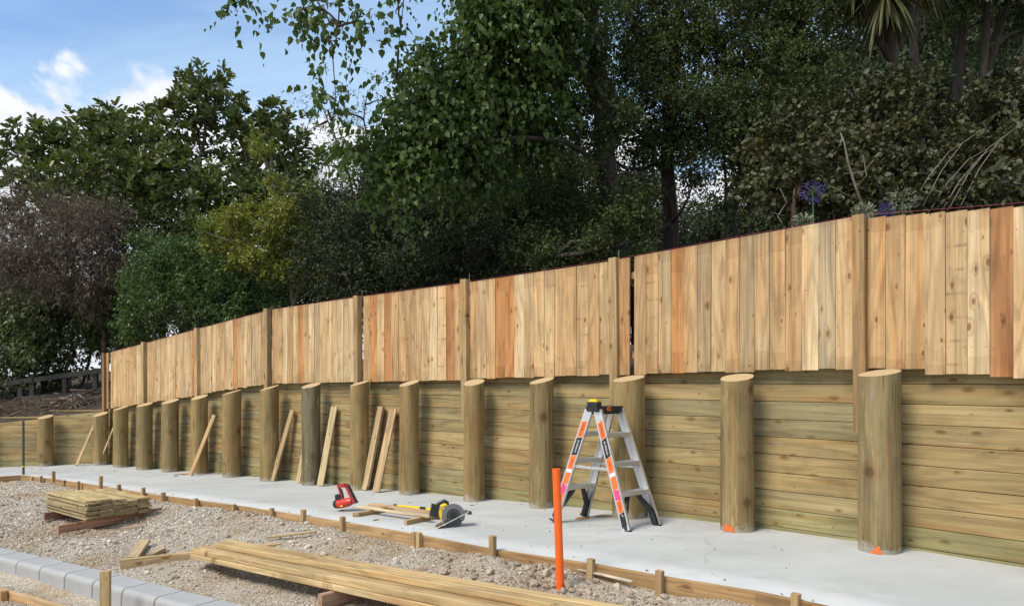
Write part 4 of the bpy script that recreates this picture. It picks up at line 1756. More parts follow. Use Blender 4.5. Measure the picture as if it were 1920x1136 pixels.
def sawdust(px, py, rx, ry, label):
    c = hit(px, py)
    m = MB()
    r = random.Random(px)
    n = 18
    vs_ = [(0, 0, .022)]
    for ring, hh in ((.5, .014), (1.0, .003)):
        for i in range(n):
            a = 2 * math.pi * i / n
            k = ring * r.uniform(.75, 1.15)
            vs_.append((math.cos(a) * rx * k, math.sin(a) * ry * k, hh))
    fs = [(0, 1 + i, 1 + (i + 1) % n) for i in range(n)] + [(1 + i, 1 + n + i, 1 + n + (i + 1) % n, 1 + (i + 1) % n) for i in range(n)]
    m.add(vs_, fs)
    tag(m.build('sawdust_heap', M_dust, None, Matrix.Translation(c), smooth=True), label, 'sawdust')


M_dust = plain('sawdust', (0.30, 0.185, 0.09), 0.95, 0, 0.1, 0.35, 120, 0.6)
sawdust(1091, 972, .075, .06, 'small heap of brown sawdust beside the far foot of the ladder')
sawdust(1132, 968, .11, .05, 'flat patch of brown sawdust under the ladder against the round post')
sawdust(352, 889, .26, .07, 'sawdust and shavings at the foot of the leaning brown board')

# ------------------------------------------------------------------ gravel
def gravel():
    r = np.random.default_rng(3)
    P = []
    n = 400000
    X = r.uniform(-13.5, 2.6, n)
    Y = r.uniform(3.4, 13.9, n)
    e = edge_dist(X, Y)
    px = 960 + F * X / Y
    ok = (e > .05) & (px > -260) & (px < 2050)
    # even on screen: thin out with nearness to keep about the same cover
    dens = np.clip(7.0 / Y, .25, 1.0) ** 1.0
    ok &= r.random(n) < dens
    X, Y, e = X[ok], Y[ok], e[ok]
    cl = vnoise(X, Y, 8, 1.3) + vnoise(X, Y, 9, 4) * .6
    keep = r.random(len(X)) < np.clip(.62 + cl * 1.1, .18, 1)
    X, Y, e, cl = X[keep], Y[keep], e[keep], cl[keep]
    m = 80000
    if len(X) > m:
        i = r.permutation(len(X))[:m]
        X, Y, cl = X[i], Y[i], cl[i]
    s = .0065 + .0085 * r.random(len(X)) ** 2.2 + .02 * (r.random(len(X)) > .985) * r.random(len(X))
    s *= np.clip(Y / 7.5, .75, 1.3) * .82
    # clods and rubble near the spoil heap
    k = 260
    cx = np.r_[PIPE_P.x + r.normal(0, .55, k) - .1]
    cy = np.r_[PIPE_P.y + r.normal(0, .28, k) + .10 - .35 * (cx - PIPE_P.x)]
    e2 = edge_dist(cx, cy)
    g = e2 > .09
    cx, cy = cx[g], cy[g]
    cs = .010 + .026 * r.random(len(cx)) ** 2
    far = ((cx - PIPE_P.x) ** 2 + (cy - PIPE_P.y) ** 2) > .05 ** 2
    cx, cy, cs = cx[far], cy[far], cs[far]
    k = 420                                                # scattered bigger stones
    bx, by = r.uniform(-9, 1.5, k), r.uniform(4.2, 12, k)
    g = edge_dist(bx, by) > .12
    bx, by = bx[g], by[g]
    bs = .016 + .016 * r.random(len(bx))
    X, Y, s = np.r_[X, cx, bx], np.r_[Y, cy, by], np.r_[s, cs, bs]
    k = 420
    ex = r.uniform(-9, 2.2, k)
    ey = r.uniform(4.0, 13.5, k)
    ee = edge_dist(ex, ey)
    g = (ee < -.01) & (r.random(k) < np.exp(ee / .5)) & (ee > -1.6)
    ex, ey = ex[g], ey[g]
    es = r.uniform(.003, .009, len(ex))
    nslab = len(ex)
    # keep clear of kerb blocks
    a0, b0 = np.array(KL[0][:2]), np.array(KL[-1][:2])
    d = (b0 - a0) / np.linalg.norm(b0 - a0)
    kk = (X - a0[0]) * d[1] - (Y - a0[1]) * d[0]
    g = (kk < -.255) | (kk > .02) | (X > 2)
    X, Y, s = X[g], Y[g], s[g]
    Z = ground_z(X, Y) + s * .35
    X, Y, s = np.r_[X, ex], np.r_[Y, ey], np.r_[s, es]
    Z = np.r_[Z, [zs(a_, b_) + c_ * .5 for a_, b_, c_ in zip(ex, ey, es)]]
    V = np.stack([X, Y, Z], 1).astype(np.float32)
    me = bpy.data.meshes.new('gravel')
    me.vertices.add(len(V))
    me.vertices.foreach_set('co', V.ravel())
    sc = np.stack([s * r.uniform(.8, 1.35, len(s)), s * r.uniform(.7, 1.15, len(s)), s * r.uniform(.5, .95, len(s))], 1).astype(np.float32)
    rt = r.uniform(0, 6.28, (len(s), 3)).astype(np.float32)
    rt[:, :2] = r.normal(0, .45, (len(s), 2))
    at1 = me.attributes.new('scl', 'FLOAT_VECTOR', 'POINT')
    at1.data.foreach_set('vector', sc.ravel())
    at2 = me.attributes.new('rot', 'FLOAT_VECTOR', 'POINT')
    at2.data.foreach_set('vector', rt.ravel())
    me.materials.append(M_stone)
    me.update()
    o = place(bpy.data.objects.new('gravel', me), Matrix.Identity(4))
    tag(o, 'loose pale crushed stones covering the ground beside the slab', 'gravel', kind='stuff')
    ng = bpy.data.node_groups.new('gravel_stones', 'GeometryNodeTree')
    ng.interface.new_socket('Geometry', in_out='INPUT', socket_type='NodeSocketGeometry')
    ng.interface.new_socket('Geometry', in_out='OUTPUT', socket_type='NodeSocketGeometry')
    gi, go = ng.nodes.new('NodeGroupInput'), ng.nodes.new('NodeGroupOutput')
    join = ng.nodes.new('GeometryNodeJoinGeometry')
    for k in range(7):
        ico = ng.nodes.new('GeometryNodeMeshIcoSphere')
        ico.inputs['Radius'].default_value = 1.0
        ico.inputs['Subdivisions'].default_value = 2
        pos = ng.nodes.new('GeometryNodeInputPosition')
        nz = ng.nodes.new('ShaderNodeTexNoise')
        nz.noise_dimensions = '4D'
        nz.inputs['Scale'].default_value = 0.9
        nz.inputs['Detail'].default_value = 1.5
        nz.inputs['W'].default_value = k * 7.3
        ng.links.new(pos.outputs[0], nz.inputs['Vector'])
        sub = ng.nodes.new('ShaderNodeVectorMath')
        sub.operation = 'SUBTRACT'
        sub.inputs[1].default_value = (.5, .5, .5)
        ng.links.new(nz.outputs['Color'], sub.inputs[0])
        ml = ng.nodes.new('ShaderNodeVectorMath')
        ml.operation = 'SCALE'
        ml.inputs['Scale'].default_value = 2.3
        ng.links.new(sub.outputs[0], ml.inputs[0])
        spn = ng.nodes.new('GeometryNodeSetPosition')
        ng.links.new(ico.outputs[0], spn.inputs['Geometry'])
        ng.links.new(ml.outputs[0], spn.inputs['Offset'])
        smn = ng.nodes.new('GeometryNodeSetMaterial')
        smn.inputs['Material'].default_value = M_stone
        ng.links.new(spn.outputs[0], smn.inputs['Geometry'])
        g2i = ng.nodes.new('GeometryNodeGeometryToInstance')
        ng.links.new(smn.outputs[0], g2i.inputs[0])
        ng.links.new(g2i.outputs[0], join.inputs[0])
    iop = ng.nodes.new('GeometryNodeInstanceOnPoints')
    ng.links.new(gi.outputs[0], iop.inputs['Points'])
    ng.links.new(join.outputs[0], iop.inputs['Instance'])
    iop.inputs['Pick Instance'].default_value = True
    for nm, so in (('scl', 'Scale'), ('rot', 'Rotation')):
        na = ng.nodes.new('GeometryNodeInputNamedAttribute')
        na.data_type = 'FLOAT_VECTOR'
        na.inputs['Name'].default_value = nm
        if so == 'Rotation':
            e2r = ng.nodes.new('FunctionNodeEulerToRotation')
            ng.links.new(na.outputs['Attribute'], e2r.inputs[0])
            ng.links.new(e2r.outputs[0], iop.inputs[so])
        else:
            ng.links.new(na.outputs['Attribute'], iop.inputs[so])
    ng.links.new(iop.outputs[0], go.inputs[0])
    md = o.modifiers.new('stones', 'NODES')
    md.node_group = ng


gravel()

# ------------------------------------------------------------------ trees, shrubs and plants
def unit(v):
    return v / np.maximum(np.linalg.norm(v, axis=-1, keepdims=True), 1e-9)


def leaf_arrays(P, A, L, W, shape, r, up=0.6, fold=0.18, droop=0.0):
    """P base points, A leaf axes, L lengths; returns vertices and quads"""
    n = len(P)
    A = unit(A)
    nr = r.normal(0, 1, (n, 3)) + np.array([0, 0, up * 2.0])
    nr = unit(nr - A * np.sum(nr * A, 1, keepdims=True))
    S = np.cross(A, nr)
    L = L[:, None]
    Wd = W[:, None]
    tipd = np.array([0, 0, -droop]) * L
    if shape == 'diamond':
        V = np.stack([P, P + A * L * .45 + S * Wd * .5 + nr * Wd * fold, P + A * L + tipd, P + A * L * .45 - S * Wd * .5 + nr * Wd * fold], 1)
        Q = np.arange(n)[:, None] * 4 + np.array([0, 1, 2, 3])
        return V.reshape(-1, 3), Q
    a, b, wa, wb = {'heart': (.18, .52, .46, .42), 'oval': (.30, .72, .44, .40), 'round': (.22, .70, .48, .46)}[shape]
    V = np.stack([P, P + A * L * a + S * Wd * wa + nr * Wd * fold, P + A * L * b + S * Wd * wb + nr * Wd * fold, P + A * L + tipd,
                  P + A * L * b - S * Wd * wb + nr * Wd * fold, P + A * L * a - S * Wd * wa + nr * Wd * fold], 1)
    base = np.arange(n)[:, None] * 6
    Q = np.concatenate([base + np.array([0, 1, 2, 3]), base + np.array([0, 3, 4, 5])], 0)
    return V.reshape(-1, 3), Q


class Crown:
    def __init__(s, seed):
        s.r = np.random.default_rng(seed)
        s.parts = []
        s.n = 0
        s.anchor = []

    def clump(s, c, rad, twigs, k, L, W, shape='diamond', twig_len=.35, out=.6, upw=.3, shell=.55, droop=.0, up=.6, rosette=False, spread=1.0, jitter=.25, sub=0, sub_r=.15):
        r = s.r
        c, rad = np.array(c), np.array(rad)
        u = unit(r.normal(0, 1, (twigs, 3)))
        # lumpy surface so that the outline is uneven
        lump = 1 + .22 * np.sin(u[:, 0:1] * 5 + c[0] * 3) * np.cos(u[:, 2:3] * 6 + c[2] * 2) + r.normal(0, .10, (twigs, 1))
        rr = r.random((twigs, 1)) ** shell
        O = c + u * rad * rr * lump
        if sub:
            # twigs gather in tufts with gaps between them
            m_ = max(3, twigs // sub)
            k_ = r.integers(0, m_, twigs)
            O = O[k_] + r.normal(0, 1, (twigs, 3)) * rad.mean() * sub_r
            u = unit(u[k_] + r.normal(0, .35, (twigs, 3)))
        D = unit(u * out + np.array([0, 0, upw]) + r.normal(0, .45, (twigs, 3)))
        s.anchor.append(O[: max(3, min(40, twigs // 14))])
        f = (np.arange(k) + .5) / k
        if rosette:
            T = twig_len * r.uniform(.6, 1.2, (twigs, 1, 1))
            pos = O[:, None] + D[:, None] * T * (.55 + .45 * f[None, :, None])
            ph = np.arange(k)[None] * 2.4 + r.uniform(0, 6.28, (twigs, 1))
            e1 = unit(np.cross(D, r.normal(0, 1, (twigs, 3))))
            e2 = np.cross(D, e1)
            rd = np.cos(ph)[..., None] * e1[:, None] + np.sin(ph)[..., None] * e2[:, None]
            ax = rd * spread + D[:, None] * (.35 + .9 * f[None, :, None])
        else:
            T = twig_len * r.uniform(.5, 1.3, (twigs, 1, 1))
            pos = O[:, None] + D[:, None] * T * f[None, :, None] + np.array([0, 0, -droop]) * (T * f[None, :, None]) ** 1.5
            ax = D[:, None] * .55 + r.normal(0, .75, (twigs, k, 3)) * spread + np.array([0, 0, -droop * 1.2])
        pos = pos + r.normal(0, 1, pos.shape) * jitter * L * .5
        P, A = pos.reshape(-1, 3), ax.reshape(-1, 3)
        Ls = L * r.uniform(.45, 1.3, len(P))
        Ws = Ls * (W / L) * r.uniform(.8, 1.15, len(P))
        V, Q = leaf_arrays(P, A, Ls, Ws, shape, r, up, droop=.12)
        s.parts.append((V, Q + s.n))
        s.n += len(V)

    def chain(s, pts, k, L, W, shape, droop=.6, spread=.8, tuft=3):
        """a hanging shoot: leaves along a polyline"""
        r = s.r
        pts = np.array(pts)
        seg = np.r_[0, np.cumsum(np.linalg.norm(np.diff(pts, axis=0), axis=1))]
        u = np.repeat(r.uniform(0, seg[-1], k), tuft)
        P = np.stack([np.interp(u, seg, pts[:, i]) for i in range(3)], 1) + r.normal(0, L * .35, (len(u), 3))
        A = r.normal(0, spread, (len(u), 3)) + np.array([0, 0, -droop])
        Ls = L * r.uniform(.6, 1.15, len(P))
        V, Q = leaf_arrays(P, A, Ls, Ls * W / L, shape, r, .3, droop=.1)
        s.parts.append((V, Q + s.n))
        s.n += len(V)

    def mesh(s, name, mat):
        V = np.concatenate([q[0] for q in s.parts])
        Q = np.concatenate([q[1] for q in s.parts])
        me = bpy.data.meshes.new(name)
        fill(me, V, Q)
        me.materials.append(mat)
        return me


def pxr(px, Y):
    return px * Y / F


def clumps(cr, lst, dens, k, L, W, depth=1.0, **kw):
    """lst of (px, py, Y, half width px, half height px); twigs by projected area"""
    for c in lst:
        px, py, Y, wx, wy = c[:5]
        rx, rz = pxr(wx, Y), pxr(wy, Y)
        ry = max(.35, (rx + rz) / 2 * depth)
        n = max(8, int(dens * rx * rz * (c[5] if len(c) > 5 else 1)))
        cr.clump(at(px, py, Y), (rx, ry, rz), n, k, L, W, **kw)


def limb_path(a, b, bend, n, r):
    a, b = np.array(a), np.array(b)
    t = np.linspace(0, 1, n)[:, None]
    side = r.normal(0, 1, 3)
    P = a + (b - a) * t + np.sin(t * np.pi) * side * bend * np.linalg.norm(b - a) * .25
    P[1:-1] += r.normal(0, .02, (n - 2, 3)) * np.linalg.norm(b - a)
    return [tuple(q) for q in P]


def tree(name, label, cat, base, crown, leafm, stems, seed, barkm=None, fine=26, fine_r=.008, trunk_r=.12, group=None, trunk_name='trunk', extra=None):
    """base: ground point; stems: list of polylines (points, r0, r1)"""
    r = np.random.default_rng(seed)
    root = empty(name, base, label, cat, group)
    m = MB()
    ends = []
    for pts, r0, r1 in stems:
        n = len(pts)
        m.tube(pts, [r0 + (r1 - r0) * i / (n - 1) for i in range(n)], 8)
        ends += [np.array(q) for q in pts[1:]]
    if not ends:
        ends = [np.array(base)]
    E_ = np.array(ends)
    for an in crown.anchor:
        c = an.mean(0)
        k = int(np.argmin(np.linalg.norm(E_ - c, axis=1) + (E_[:, 2] > c[2]) * .5))
        d = np.linalg.norm(E_[k] - c)
        if d > .15:
            p_ = limb_path(E_[k], c, .5, 6, r)
            m.tube(p_, [max(.012, trunk_r * .35) + (fine_r * 1.6 - max(.012, trunk_r * .35)) * i / 5 for i in range(6)], 6, caps=False)
        for q in an[:fine]:
            p_ = limb_path(c, q, .5, 4, r)
            m.tube(p_, [fine_r * 1.4, fine_r, fine_r * .7, fine_r * .4], 4, caps=False)
    m.build(trunk_name, barkm or M_bark, root, smooth=True)
    o = bpy.data.objects.new('crown', crown.mesh('crown', leafm))
    place(o, Matrix.Identity(4), root)
    return root


def stem(a, b, r0, r1, bend=.3, n=7, seed=0):
    return (limb_path(a, b, bend, n, np.random.default_rng(seed)), r0, r1)


L_mag = leaf_mat('glossy_broad_leaf', [(0.044, 0.064, 0.025), (0.085, 0.112, 0.036), (0.179, 0.193, 0.055)], .42, .35, .2)
L_pop = leaf_mat('heart_leaf', [(0.036, 0.058, 0.016), (0.062, 0.104, 0.024), (0.110, 0.165, 0.040)], .48, .3, .3)
L_small = leaf_mat('small_dark_leaf', [(0.033, 0.046, 0.019), (0.058, 0.081, 0.029), (0.117, 0.143, 0.048)], .6, .2, .2)
L_small2 = leaf_mat('small_blackish_leaf', [(0.023, 0.031, 0.019), (0.041, 0.053, 0.027), (0.072, 0.086, 0.041)], .6, .2, .15)
L_green = leaf_mat('fresh_green_leaf', [(0.037, 0.062, 0.022), (0.073, 0.123, 0.040), (0.132, 0.187, 0.061)], .5, .3, .25)
L_yel = leaf_mat('yellow_green_leaf', [(0.075, 0.105, 0.026), (0.17, 0.195, 0.045), (0.40, 0.35, 0.06)], .5, .3, .3)
L_pur = leaf_mat('purple_brown_leaf', [(0.069, 0.055, 0.045), (0.119, 0.088, 0.077), (0.200, 0.156, 0.131)], .7, .15, .2)
L_dgrn = leaf_mat('dull_green_leaf', [(0.033, 0.052, 0.023), (0.070, 0.103, 0.038), (0.135, 0.169, 0.061)], .45, .4, .2)
L_round = leaf_mat('round_olive_leaf', [(0.029, 0.033, 0.015), (0.056, 0.061, 0.024), (0.104, 0.104, 0.042)], .5, .3, .12)
L_cab = leaf_mat('strap_leaf', [(0.036, 0.041, 0.014), (0.072, 0.079, 0.024), (0.120, 0.114, 0.042)], .5, .3, .2)
L_far = leaf_mat('far_leaf', [(0.024, 0.035, 0.020), (0.044, 0.061, 0.031), (0.077, 0.092, 0.048)], .7, .15, .15)

# --- broad-leaved tree standing against the sky on the left
cr = Crown(101)
clumps(cr, [(70, 280, 20, 42, 45), (55, 345, 20, 50, 50), (120, 300, 20.5, 50, 45), (180, 268, 20, 55, 50), (235, 262, 20, 50, 50), (250, 340, 19.5, 100, 80), (320, 262, 20, 55, 55), (340, 205, 20, 38, 40),
            (388, 170, 20, 34, 45), (420, 215, 20, 48, 45), (430, 290, 20.3, 45, 60, .7), (480, 255, 20, 45, 40), (510, 235, 20, 28, 35), (545, 290, 20, 40, 65), (495, 330, 20, 50, 60), (320, 350, 19.3, 75, 70), (160, 370, 19.4, 110, 70),
            (390, 390, 19, 90, 70), (510, 400, 19.5, 80, 60)],
       120, 11, .24, .10, rosette=True, shape='oval', twig_len=.34, upw=1.1, out=.7, shell=.42, up=.2)
base = at(330, 700, 20)
st = [stem((base.x, base.y, 1.0), at(370, 330, 20), .20, .09, .2, 8, 1), stem(at(365, 470, 20), at(392, 160, 20), .09, .03, .3, 8, 2), stem(at(350, 500, 20), at(200, 290, 20), .10, .04, .4, 8, 3),
      stem(at(365, 450, 20), at(520, 270, 20), .09, .03, .4, 8, 4), stem(at(300, 420, 20), at(80, 320, 20), .07, .03, .3, 8, 5)]
tree('broadleaf_tree', 'tall tree with big glossy leaves in upright tufts against the open sky', 'tree', (base.x, base.y, 1.2), cr, L_mag, st, 1, fine=8)

# --- dark tree closing the view below the tufted crown
cr = Crown(111)
clumps(cr, [(240, 430, 18.2, 70, 50), (320, 430, 18.4, 80, 55), (400, 460, 18, 80, 60), (230, 520, 17.6, 60, 60), (330, 530, 17.5, 90, 50), (470, 520, 17.4, 90, 60), (560, 500, 17, 70, 60), (200, 590, 17.6, 60, 50), (270, 620, 17, 70, 40), (560, 400, 17.5, 60, 55, .9), (420, 590, 17, 90, 40)],
       800, 9, .10, .048, sub=12, twig_len=.36, upw=.2, out=.55, shell=.5)
b0 = at(300, 690, 18)
tree('shade_tree', 'dark tree in the shade behind the green and yellow shrubs', 'tree', (b0.x, b0.y, 1.0), cr, L_small, [stem((b0.x, b0.y, .9), at(300, 440, 18.2), .10, .05, .3, 7, 71), stem((b0.x + .6, b0.y, .9), at(470, 500, 17.6), .08, .03, .4, 7, 72), stem((b0.x - .4, b0.y, .9), at(220, 540, 17.8), .06, .03, .4, 7, 73)], 12, fine=8)

# --- purple-brown feathery tree
cr = Crown(102)
clumps(cr, [(30, 410, 17, 65, 45), (130, 405, 17.2, 70, 45), (60, 450, 16.6, 90, 55), (150, 440, 16.5, 80, 50), (200, 420, 16.8, 45, 45), (110, 500, 16.5, 90, 45), (20, 500, 16.6, 50, 60), (195, 490, 16.4, 55, 45), (20, 350, 17, 35, 30, .6), (170, 540, 16.4, 70, 35, .7)],
       900, 10, .10, .021, sub=12, sub_r=.2, twig_len=.42, upw=.15, out=.4, shell=.5, droop=.5, spread=.6)
base = at(120, 740, 17)
st = [stem((base.x, base.y, .7), at(130, 480, 16.8), .10, .05, .5, 8, 6), stem(at(135, 560, 16.8), at(50, 400, 16.8), .05, .02, .6, 8, 7), stem(at(130, 500, 16.8), at(200, 400, 16.8), .05, .02, .5, 8, 8), stem(at(120, 520, 16.5), at(10, 480, 16.5), .05, .02, .5, 8, 9)]
tree('feathery_tree', 'dull purple brown feathery tree with fine drooping twigs', 'tree', (base.x, base.y, .8), cr, L_pur, st, 2, M_twig, fine=30, fine_r=.006)

# --- dark leafy tree below it, beside the old rail fence
cr = Crown(103)
clumps(cr, [(30, 580, 18, 55, 45), (110, 570, 18.2, 70, 45), (60, 640, 17.6, 60, 40), (20, 700, 17.8, 45, 35), (150, 620, 18.5, 50, 40), (110, 690, 18.6, 60, 30, .6), (-60, 640, 18, 60, 80)],
       650, 8, .15, .06, sub=8, shape='diamond', twig_len=.4, upw=.2, out=.5, droop=.3)
base = at(80, 760, 18.3)
st = [stem((base.x, base.y, .7), at(60, 560, 18), .08, .03, .4, 7, 11), stem((base.x + .4, base.y, .7), at(140, 590, 18.3), .06, .02, .4, 7, 12), stem((base.x - .5, base.y, .7), at(10, 600, 18), .06, .02, .4, 7, 13), stem((base.x + .9, base.y, .7), at(170, 600, 18.5), .05, .02, .3, 7, 14)]
tree('leafy_tree', 'low dark leafy tree with thin stems beside the old rail fence', 'tree', (base.x, base.y, .8), cr, L_dgrn, st, 3, fine=14)

# --- fresh green shrub spilling above the fence
cr = Crown(104)
clumps(cr, [(290, 480, 15.6, 45, 35), (350, 500, 15.3, 60, 45), (310, 540, 15.3, 65, 45), (400, 490, 15.2, 55, 45), (440, 545, 14.8, 70, 50), (370, 570, 15, 70, 45), (480, 590, 14.6, 55, 35), (280, 600, 15.5, 60, 40, .6)],
       1900, 9, .078, .037, sub=18, twig_len=.30, upw=.25, out=.6, shell=.45)
base = at(380, 700, 15.8)
tree('green_shrub', 'bushy mid green shrub with small leaves beneath the yellow shrub', 'shrub', (base.x, base.y, 1.2), cr, L_green, [stem((base.x, base.y, 1.0), at(360, 540, 15.3), .06, .03, .4, 7, 15), stem((base.x, base.y, 1.0), at(440, 550, 15), .05, .02, .4, 7, 16)], 4, fine=10)

# --- yellow-green shrub
cr = Crown(105)
clumps(cr, [(385, 445, 14.2, 32, 16), (430, 430, 14.2, 45, 30), (490, 430, 14.2, 55, 42), (545, 420, 14.3, 50, 45), (560, 375, 14.5, 40, 30, .5), (470, 480, 14, 45, 28), (530, 475, 14, 45, 40), (590, 440, 14.6, 45, 50, .35), (570, 510, 14.2, 50, 35, .35), (430, 480, 14.4, 40, 30, .4), (600, 380, 15, 35, 35, .3), (475, 275, 14.6, 28, 16, .6), (495, 300, 14.6, 22, 22, .5), (520, 345, 14.6, 25, 30, .5)],
       1300, 9, .078, .038, sub=16, twig_len=.28, upw=.2, out=.6, shell=.5)
base = at(520, 640, 14.6)
tree('yellow_shrub', 'yellow green shrub with small leaves and one tall bare stem', 'shrub', (base.x, base.y, 1.3), cr, L_yel,
     [stem((base.x, base.y, 1.1), at(530, 400, 14.5), .05, .035, .3, 7, 17), ([tuple(at(530, 400, 14.5)), tuple(at(525, 365, 14.5)), tuple(at(508, 325, 14.6)), tuple(at(480, 275, 14.6))], .035, .015)], 5, M_bark_pale, fine=12)

# --- slender tree with willowy leaves against the sky
cr = Crown(106)
clumps(cr, [(590, 185, 22, 45, 30, .45), (640, 215, 22, 55, 45, .5), (690, 190, 22, 45, 50, .45), (600, 245, 22, 55, 30, .55), (660, 270, 22, 60, 40, .8), (620, 315, 22, 60, 45, 1.2), (700, 300, 22, 60, 60, 1.1), (580, 345, 21.5, 45, 45, 1.2), (640, 380, 21, 80, 50, 1.6), (560, 420, 20, 50, 50, 1.6)],
       78, 12, .13, .034, twig_len=.85, upw=.35, out=.8, droop=.15, spread=.5)
base = at(680, 640, 22)
tree('willowy_tree', 'airy slender tree with narrow leaves and sky showing through it', 'tree', (base.x, base.y, 1.4), cr, L_small, [stem((base.x, base.y, 1.2), at(680, 330, 22), .10, .05, .2, 7, 18), stem(at(680, 400, 22), at(600, 190, 22), .05, .012, .3, 7, 19), stem(at(680, 360, 22), at(690, 170, 22), .05, .012, .3, 7, 20)], 6, fine=16)

# --- heart-leaved tree with hanging shoots over the fence
cr = Crown(107)
kw = dict(shape='heart', twig_len=.5, upw=-.1, out=.5, droop=.7, shell=.45, spread=.7)
clumps(cr, [(890, 30, 11, 55, 60), (970, 40, 11, 80, 60), (820, 125, 10.8, 50, 38), (900, 130, 11, 85, 60), (775, 195, 10.6, 55, 40), (860, 210, 10.8, 90, 50), (960, 160, 11.2, 70, 60), (730, 250, 10.4, 60, 30), (820, 270, 10.5, 80, 35), (690, 298, 10.2, 50, 24),
            (760, 310, 10.3, 60, 26), (725, 380, 10, 30, 24, .6), (1040, 70, 11.6, 60, 70, .8), (1040, 190, 12, 50, 55, .8), (980, 240, 11.6, 50, 40, .8), (900, 330, 11.6, 60, 40, .6), (960, -70, 11, 90, 50), (1060, -60, 11.5, 100, 70), (900, 320, 11, 40, 35, .4), (725, 130, 10.5, 18, 16, .7)],
       1050, 7, .092, .086, sub=10, sub_r=.2, **kw)
clumps(cr, [(436, -4, 9.4, 24, 9), (455, -18, 9.4, 20, 12), (600, 6, 9.6, 45, 22), (640, 38, 9.6, 38, 24, .8), (606, 66, 9.5, 16, 30, .7), (580, 28, 9.5, 24, 26, .9), (684, 46, 9.6, 13, 10), (742, 10, 9.8, 22, 18, .9), (612, 205, 9.4, 18, 16), (600, 165, 9.4, 14, 12), (640, -60, 9.8, 60, 25), (760, -60, 9.8, 40, 25)],
       130, 7, .098, .088, **kw)
for pts in ([(640, 0), (632, 60), (622, 120), (628, 190), (618, 250)], [(600, 20), (585, 60), (578, 100)], [(750, 0), (752, 50), (745, 100)], [(660, 20), (690, 55), (700, 62)], [(440, 0), (420, 20), (412, 32)], [(575, 20), (560, 50), (556, 62)], [(720, 20), (728, 60), (712, 100)], [(735, 330), (745, 380), (730, 420)]):
    cr.chain([at(q[0], q[1], 9.5) for q in pts], 12, .10, .09, 'heart', tuft=2)
base = Vector((at(1130, 600, 12).x, 12, 1.3))
trk = [tuple(Vector((base.x + .25, 12, 1.2))), tuple(at(1152, 440, 12)), tuple(at(1140, 330, 12)), tuple(at(1128, 200, 12)), tuple(at(1112, 90, 12)), tuple(at(1108, 0, 12)), tuple(at(1090, -180, 12)), tuple(at(1080, -330, 12))]
lim = [tuple(at(1115, 300, 11.8)), tuple(at(1060, 266, 11.4)), tuple(at(985, 258, 11)), tuple(at(905, 266, 10.7)), tuple(at(840, 282, 10.5)), tuple(at(770, 300, 10.3)), tuple(at(735, 330, 10.1)), tuple(at(745, 372, 10))]
over = [tuple(at(1100, -40, 11.8)), tuple(at(960, -70, 11)), tuple(at(800, -70, 10.2)), tuple(at(650, -50, 9.7)), tuple(at(540, -45, 9.5)), tuple(at(440, -10, 9.4))]
hang = [tuple(at(640, -50, 9.6)), tuple(at(634, 50, 9.5)), tuple(at(624, 110, 9.5)), tuple(at(630, 190, 9.4)), tuple(at(622, 225, 9.4))]
hang2 = [tuple(at(760, -60, 9.9)), tuple(at(757, 0, 9.8)), tuple(at(752, 50, 9.8)), tuple(at(747, 95, 9.8))]
up1 = [tuple(at(1128, 200, 12)), tuple(at(1040, 60, 11.6)), tuple(at(930, -60, 11.2))]
up2 = [tuple(at(1118, 150, 12)), tuple(at(1030, 125, 11.6)), tuple(at(940, 130, 11.2)), tuple(at(860, 150, 11))]
tree('heart_leaved_tree', 'big tree with heart shaped leaves, one long bare limb and hanging shoots', 'tree', tuple(base), cr, L_pop,
     [(trk, .20, .08), (lim, .045, .010), (over, .07, .015), (hang, .012, .004), (hang2, .010, .003), (up1, .09, .03), (up2, .07, .02)], 7, fine=9, trunk_r=.045)

# --- large dark tree of small leaves
cr = Crown(108)
clumps(cr, [(1180, 60, 13, 80, 70), (1270, 90, 12.6, 80, 70), (1350, 50, 12.6, 90, 60), (1420, 120, 12.4, 90, 80), (1200, 170, 12.8, 80, 60), (1300, 190, 12.4, 90, 60), (1380, 230, 12.2, 70, 60), (1120, 250, 13, 60, 60, .7), (1220, 260, 12.8, 70, 45), (1450, 230, 12.2, 60, 60), (1320, 270, 12.4, 60, 40, .7),
            (1180, 340, 12.8, 55, 35, .35), (1080, 150, 13.2, 60, 80, .7), (1260, -60, 13, 160, 70), (1440, -30, 12.8, 120, 70), (1060, 320, 13, 60, 50, .55), (1120, 110, 11.6, 40, 50, .5), (1150, 220, 11.6, 45, 45, .8), (1130, 330, 11.5, 40, 40, .6), (1170, 410, 11.5, 40, 40, .8), (1290, 335, 12.6, 50, 30, .3)],
       1900, 9, .070, .035, sub=22, twig_len=.30, upw=.1, out=.55, shell=.5, droop=.2)
bx = at(1255, 600, 13.2)
st = [([(bx.x, 13.2, 1.2), tuple(at(1258, 420, 13.2)), tuple(at(1250, 300, 13.2)), tuple(at(1262, 150, 13.1)), tuple(at(1275, 0, 13)), tuple(at(1290, -150, 13))], .17, .07), stem(at(1250, 290, 13.2), at(1400, 130, 12.6), .07, .03, .3, 7, 22), stem(at(1252, 320, 13.2), at(1140, 180, 13), .07, .03, .3, 7, 23)]
tree('dark_evergreen_tree', 'large dark evergreen tree with a dense mass of tiny leaves', 'tree', (bx.x, 13.2, 1.4), cr, L_small, st, 8, fine=8)

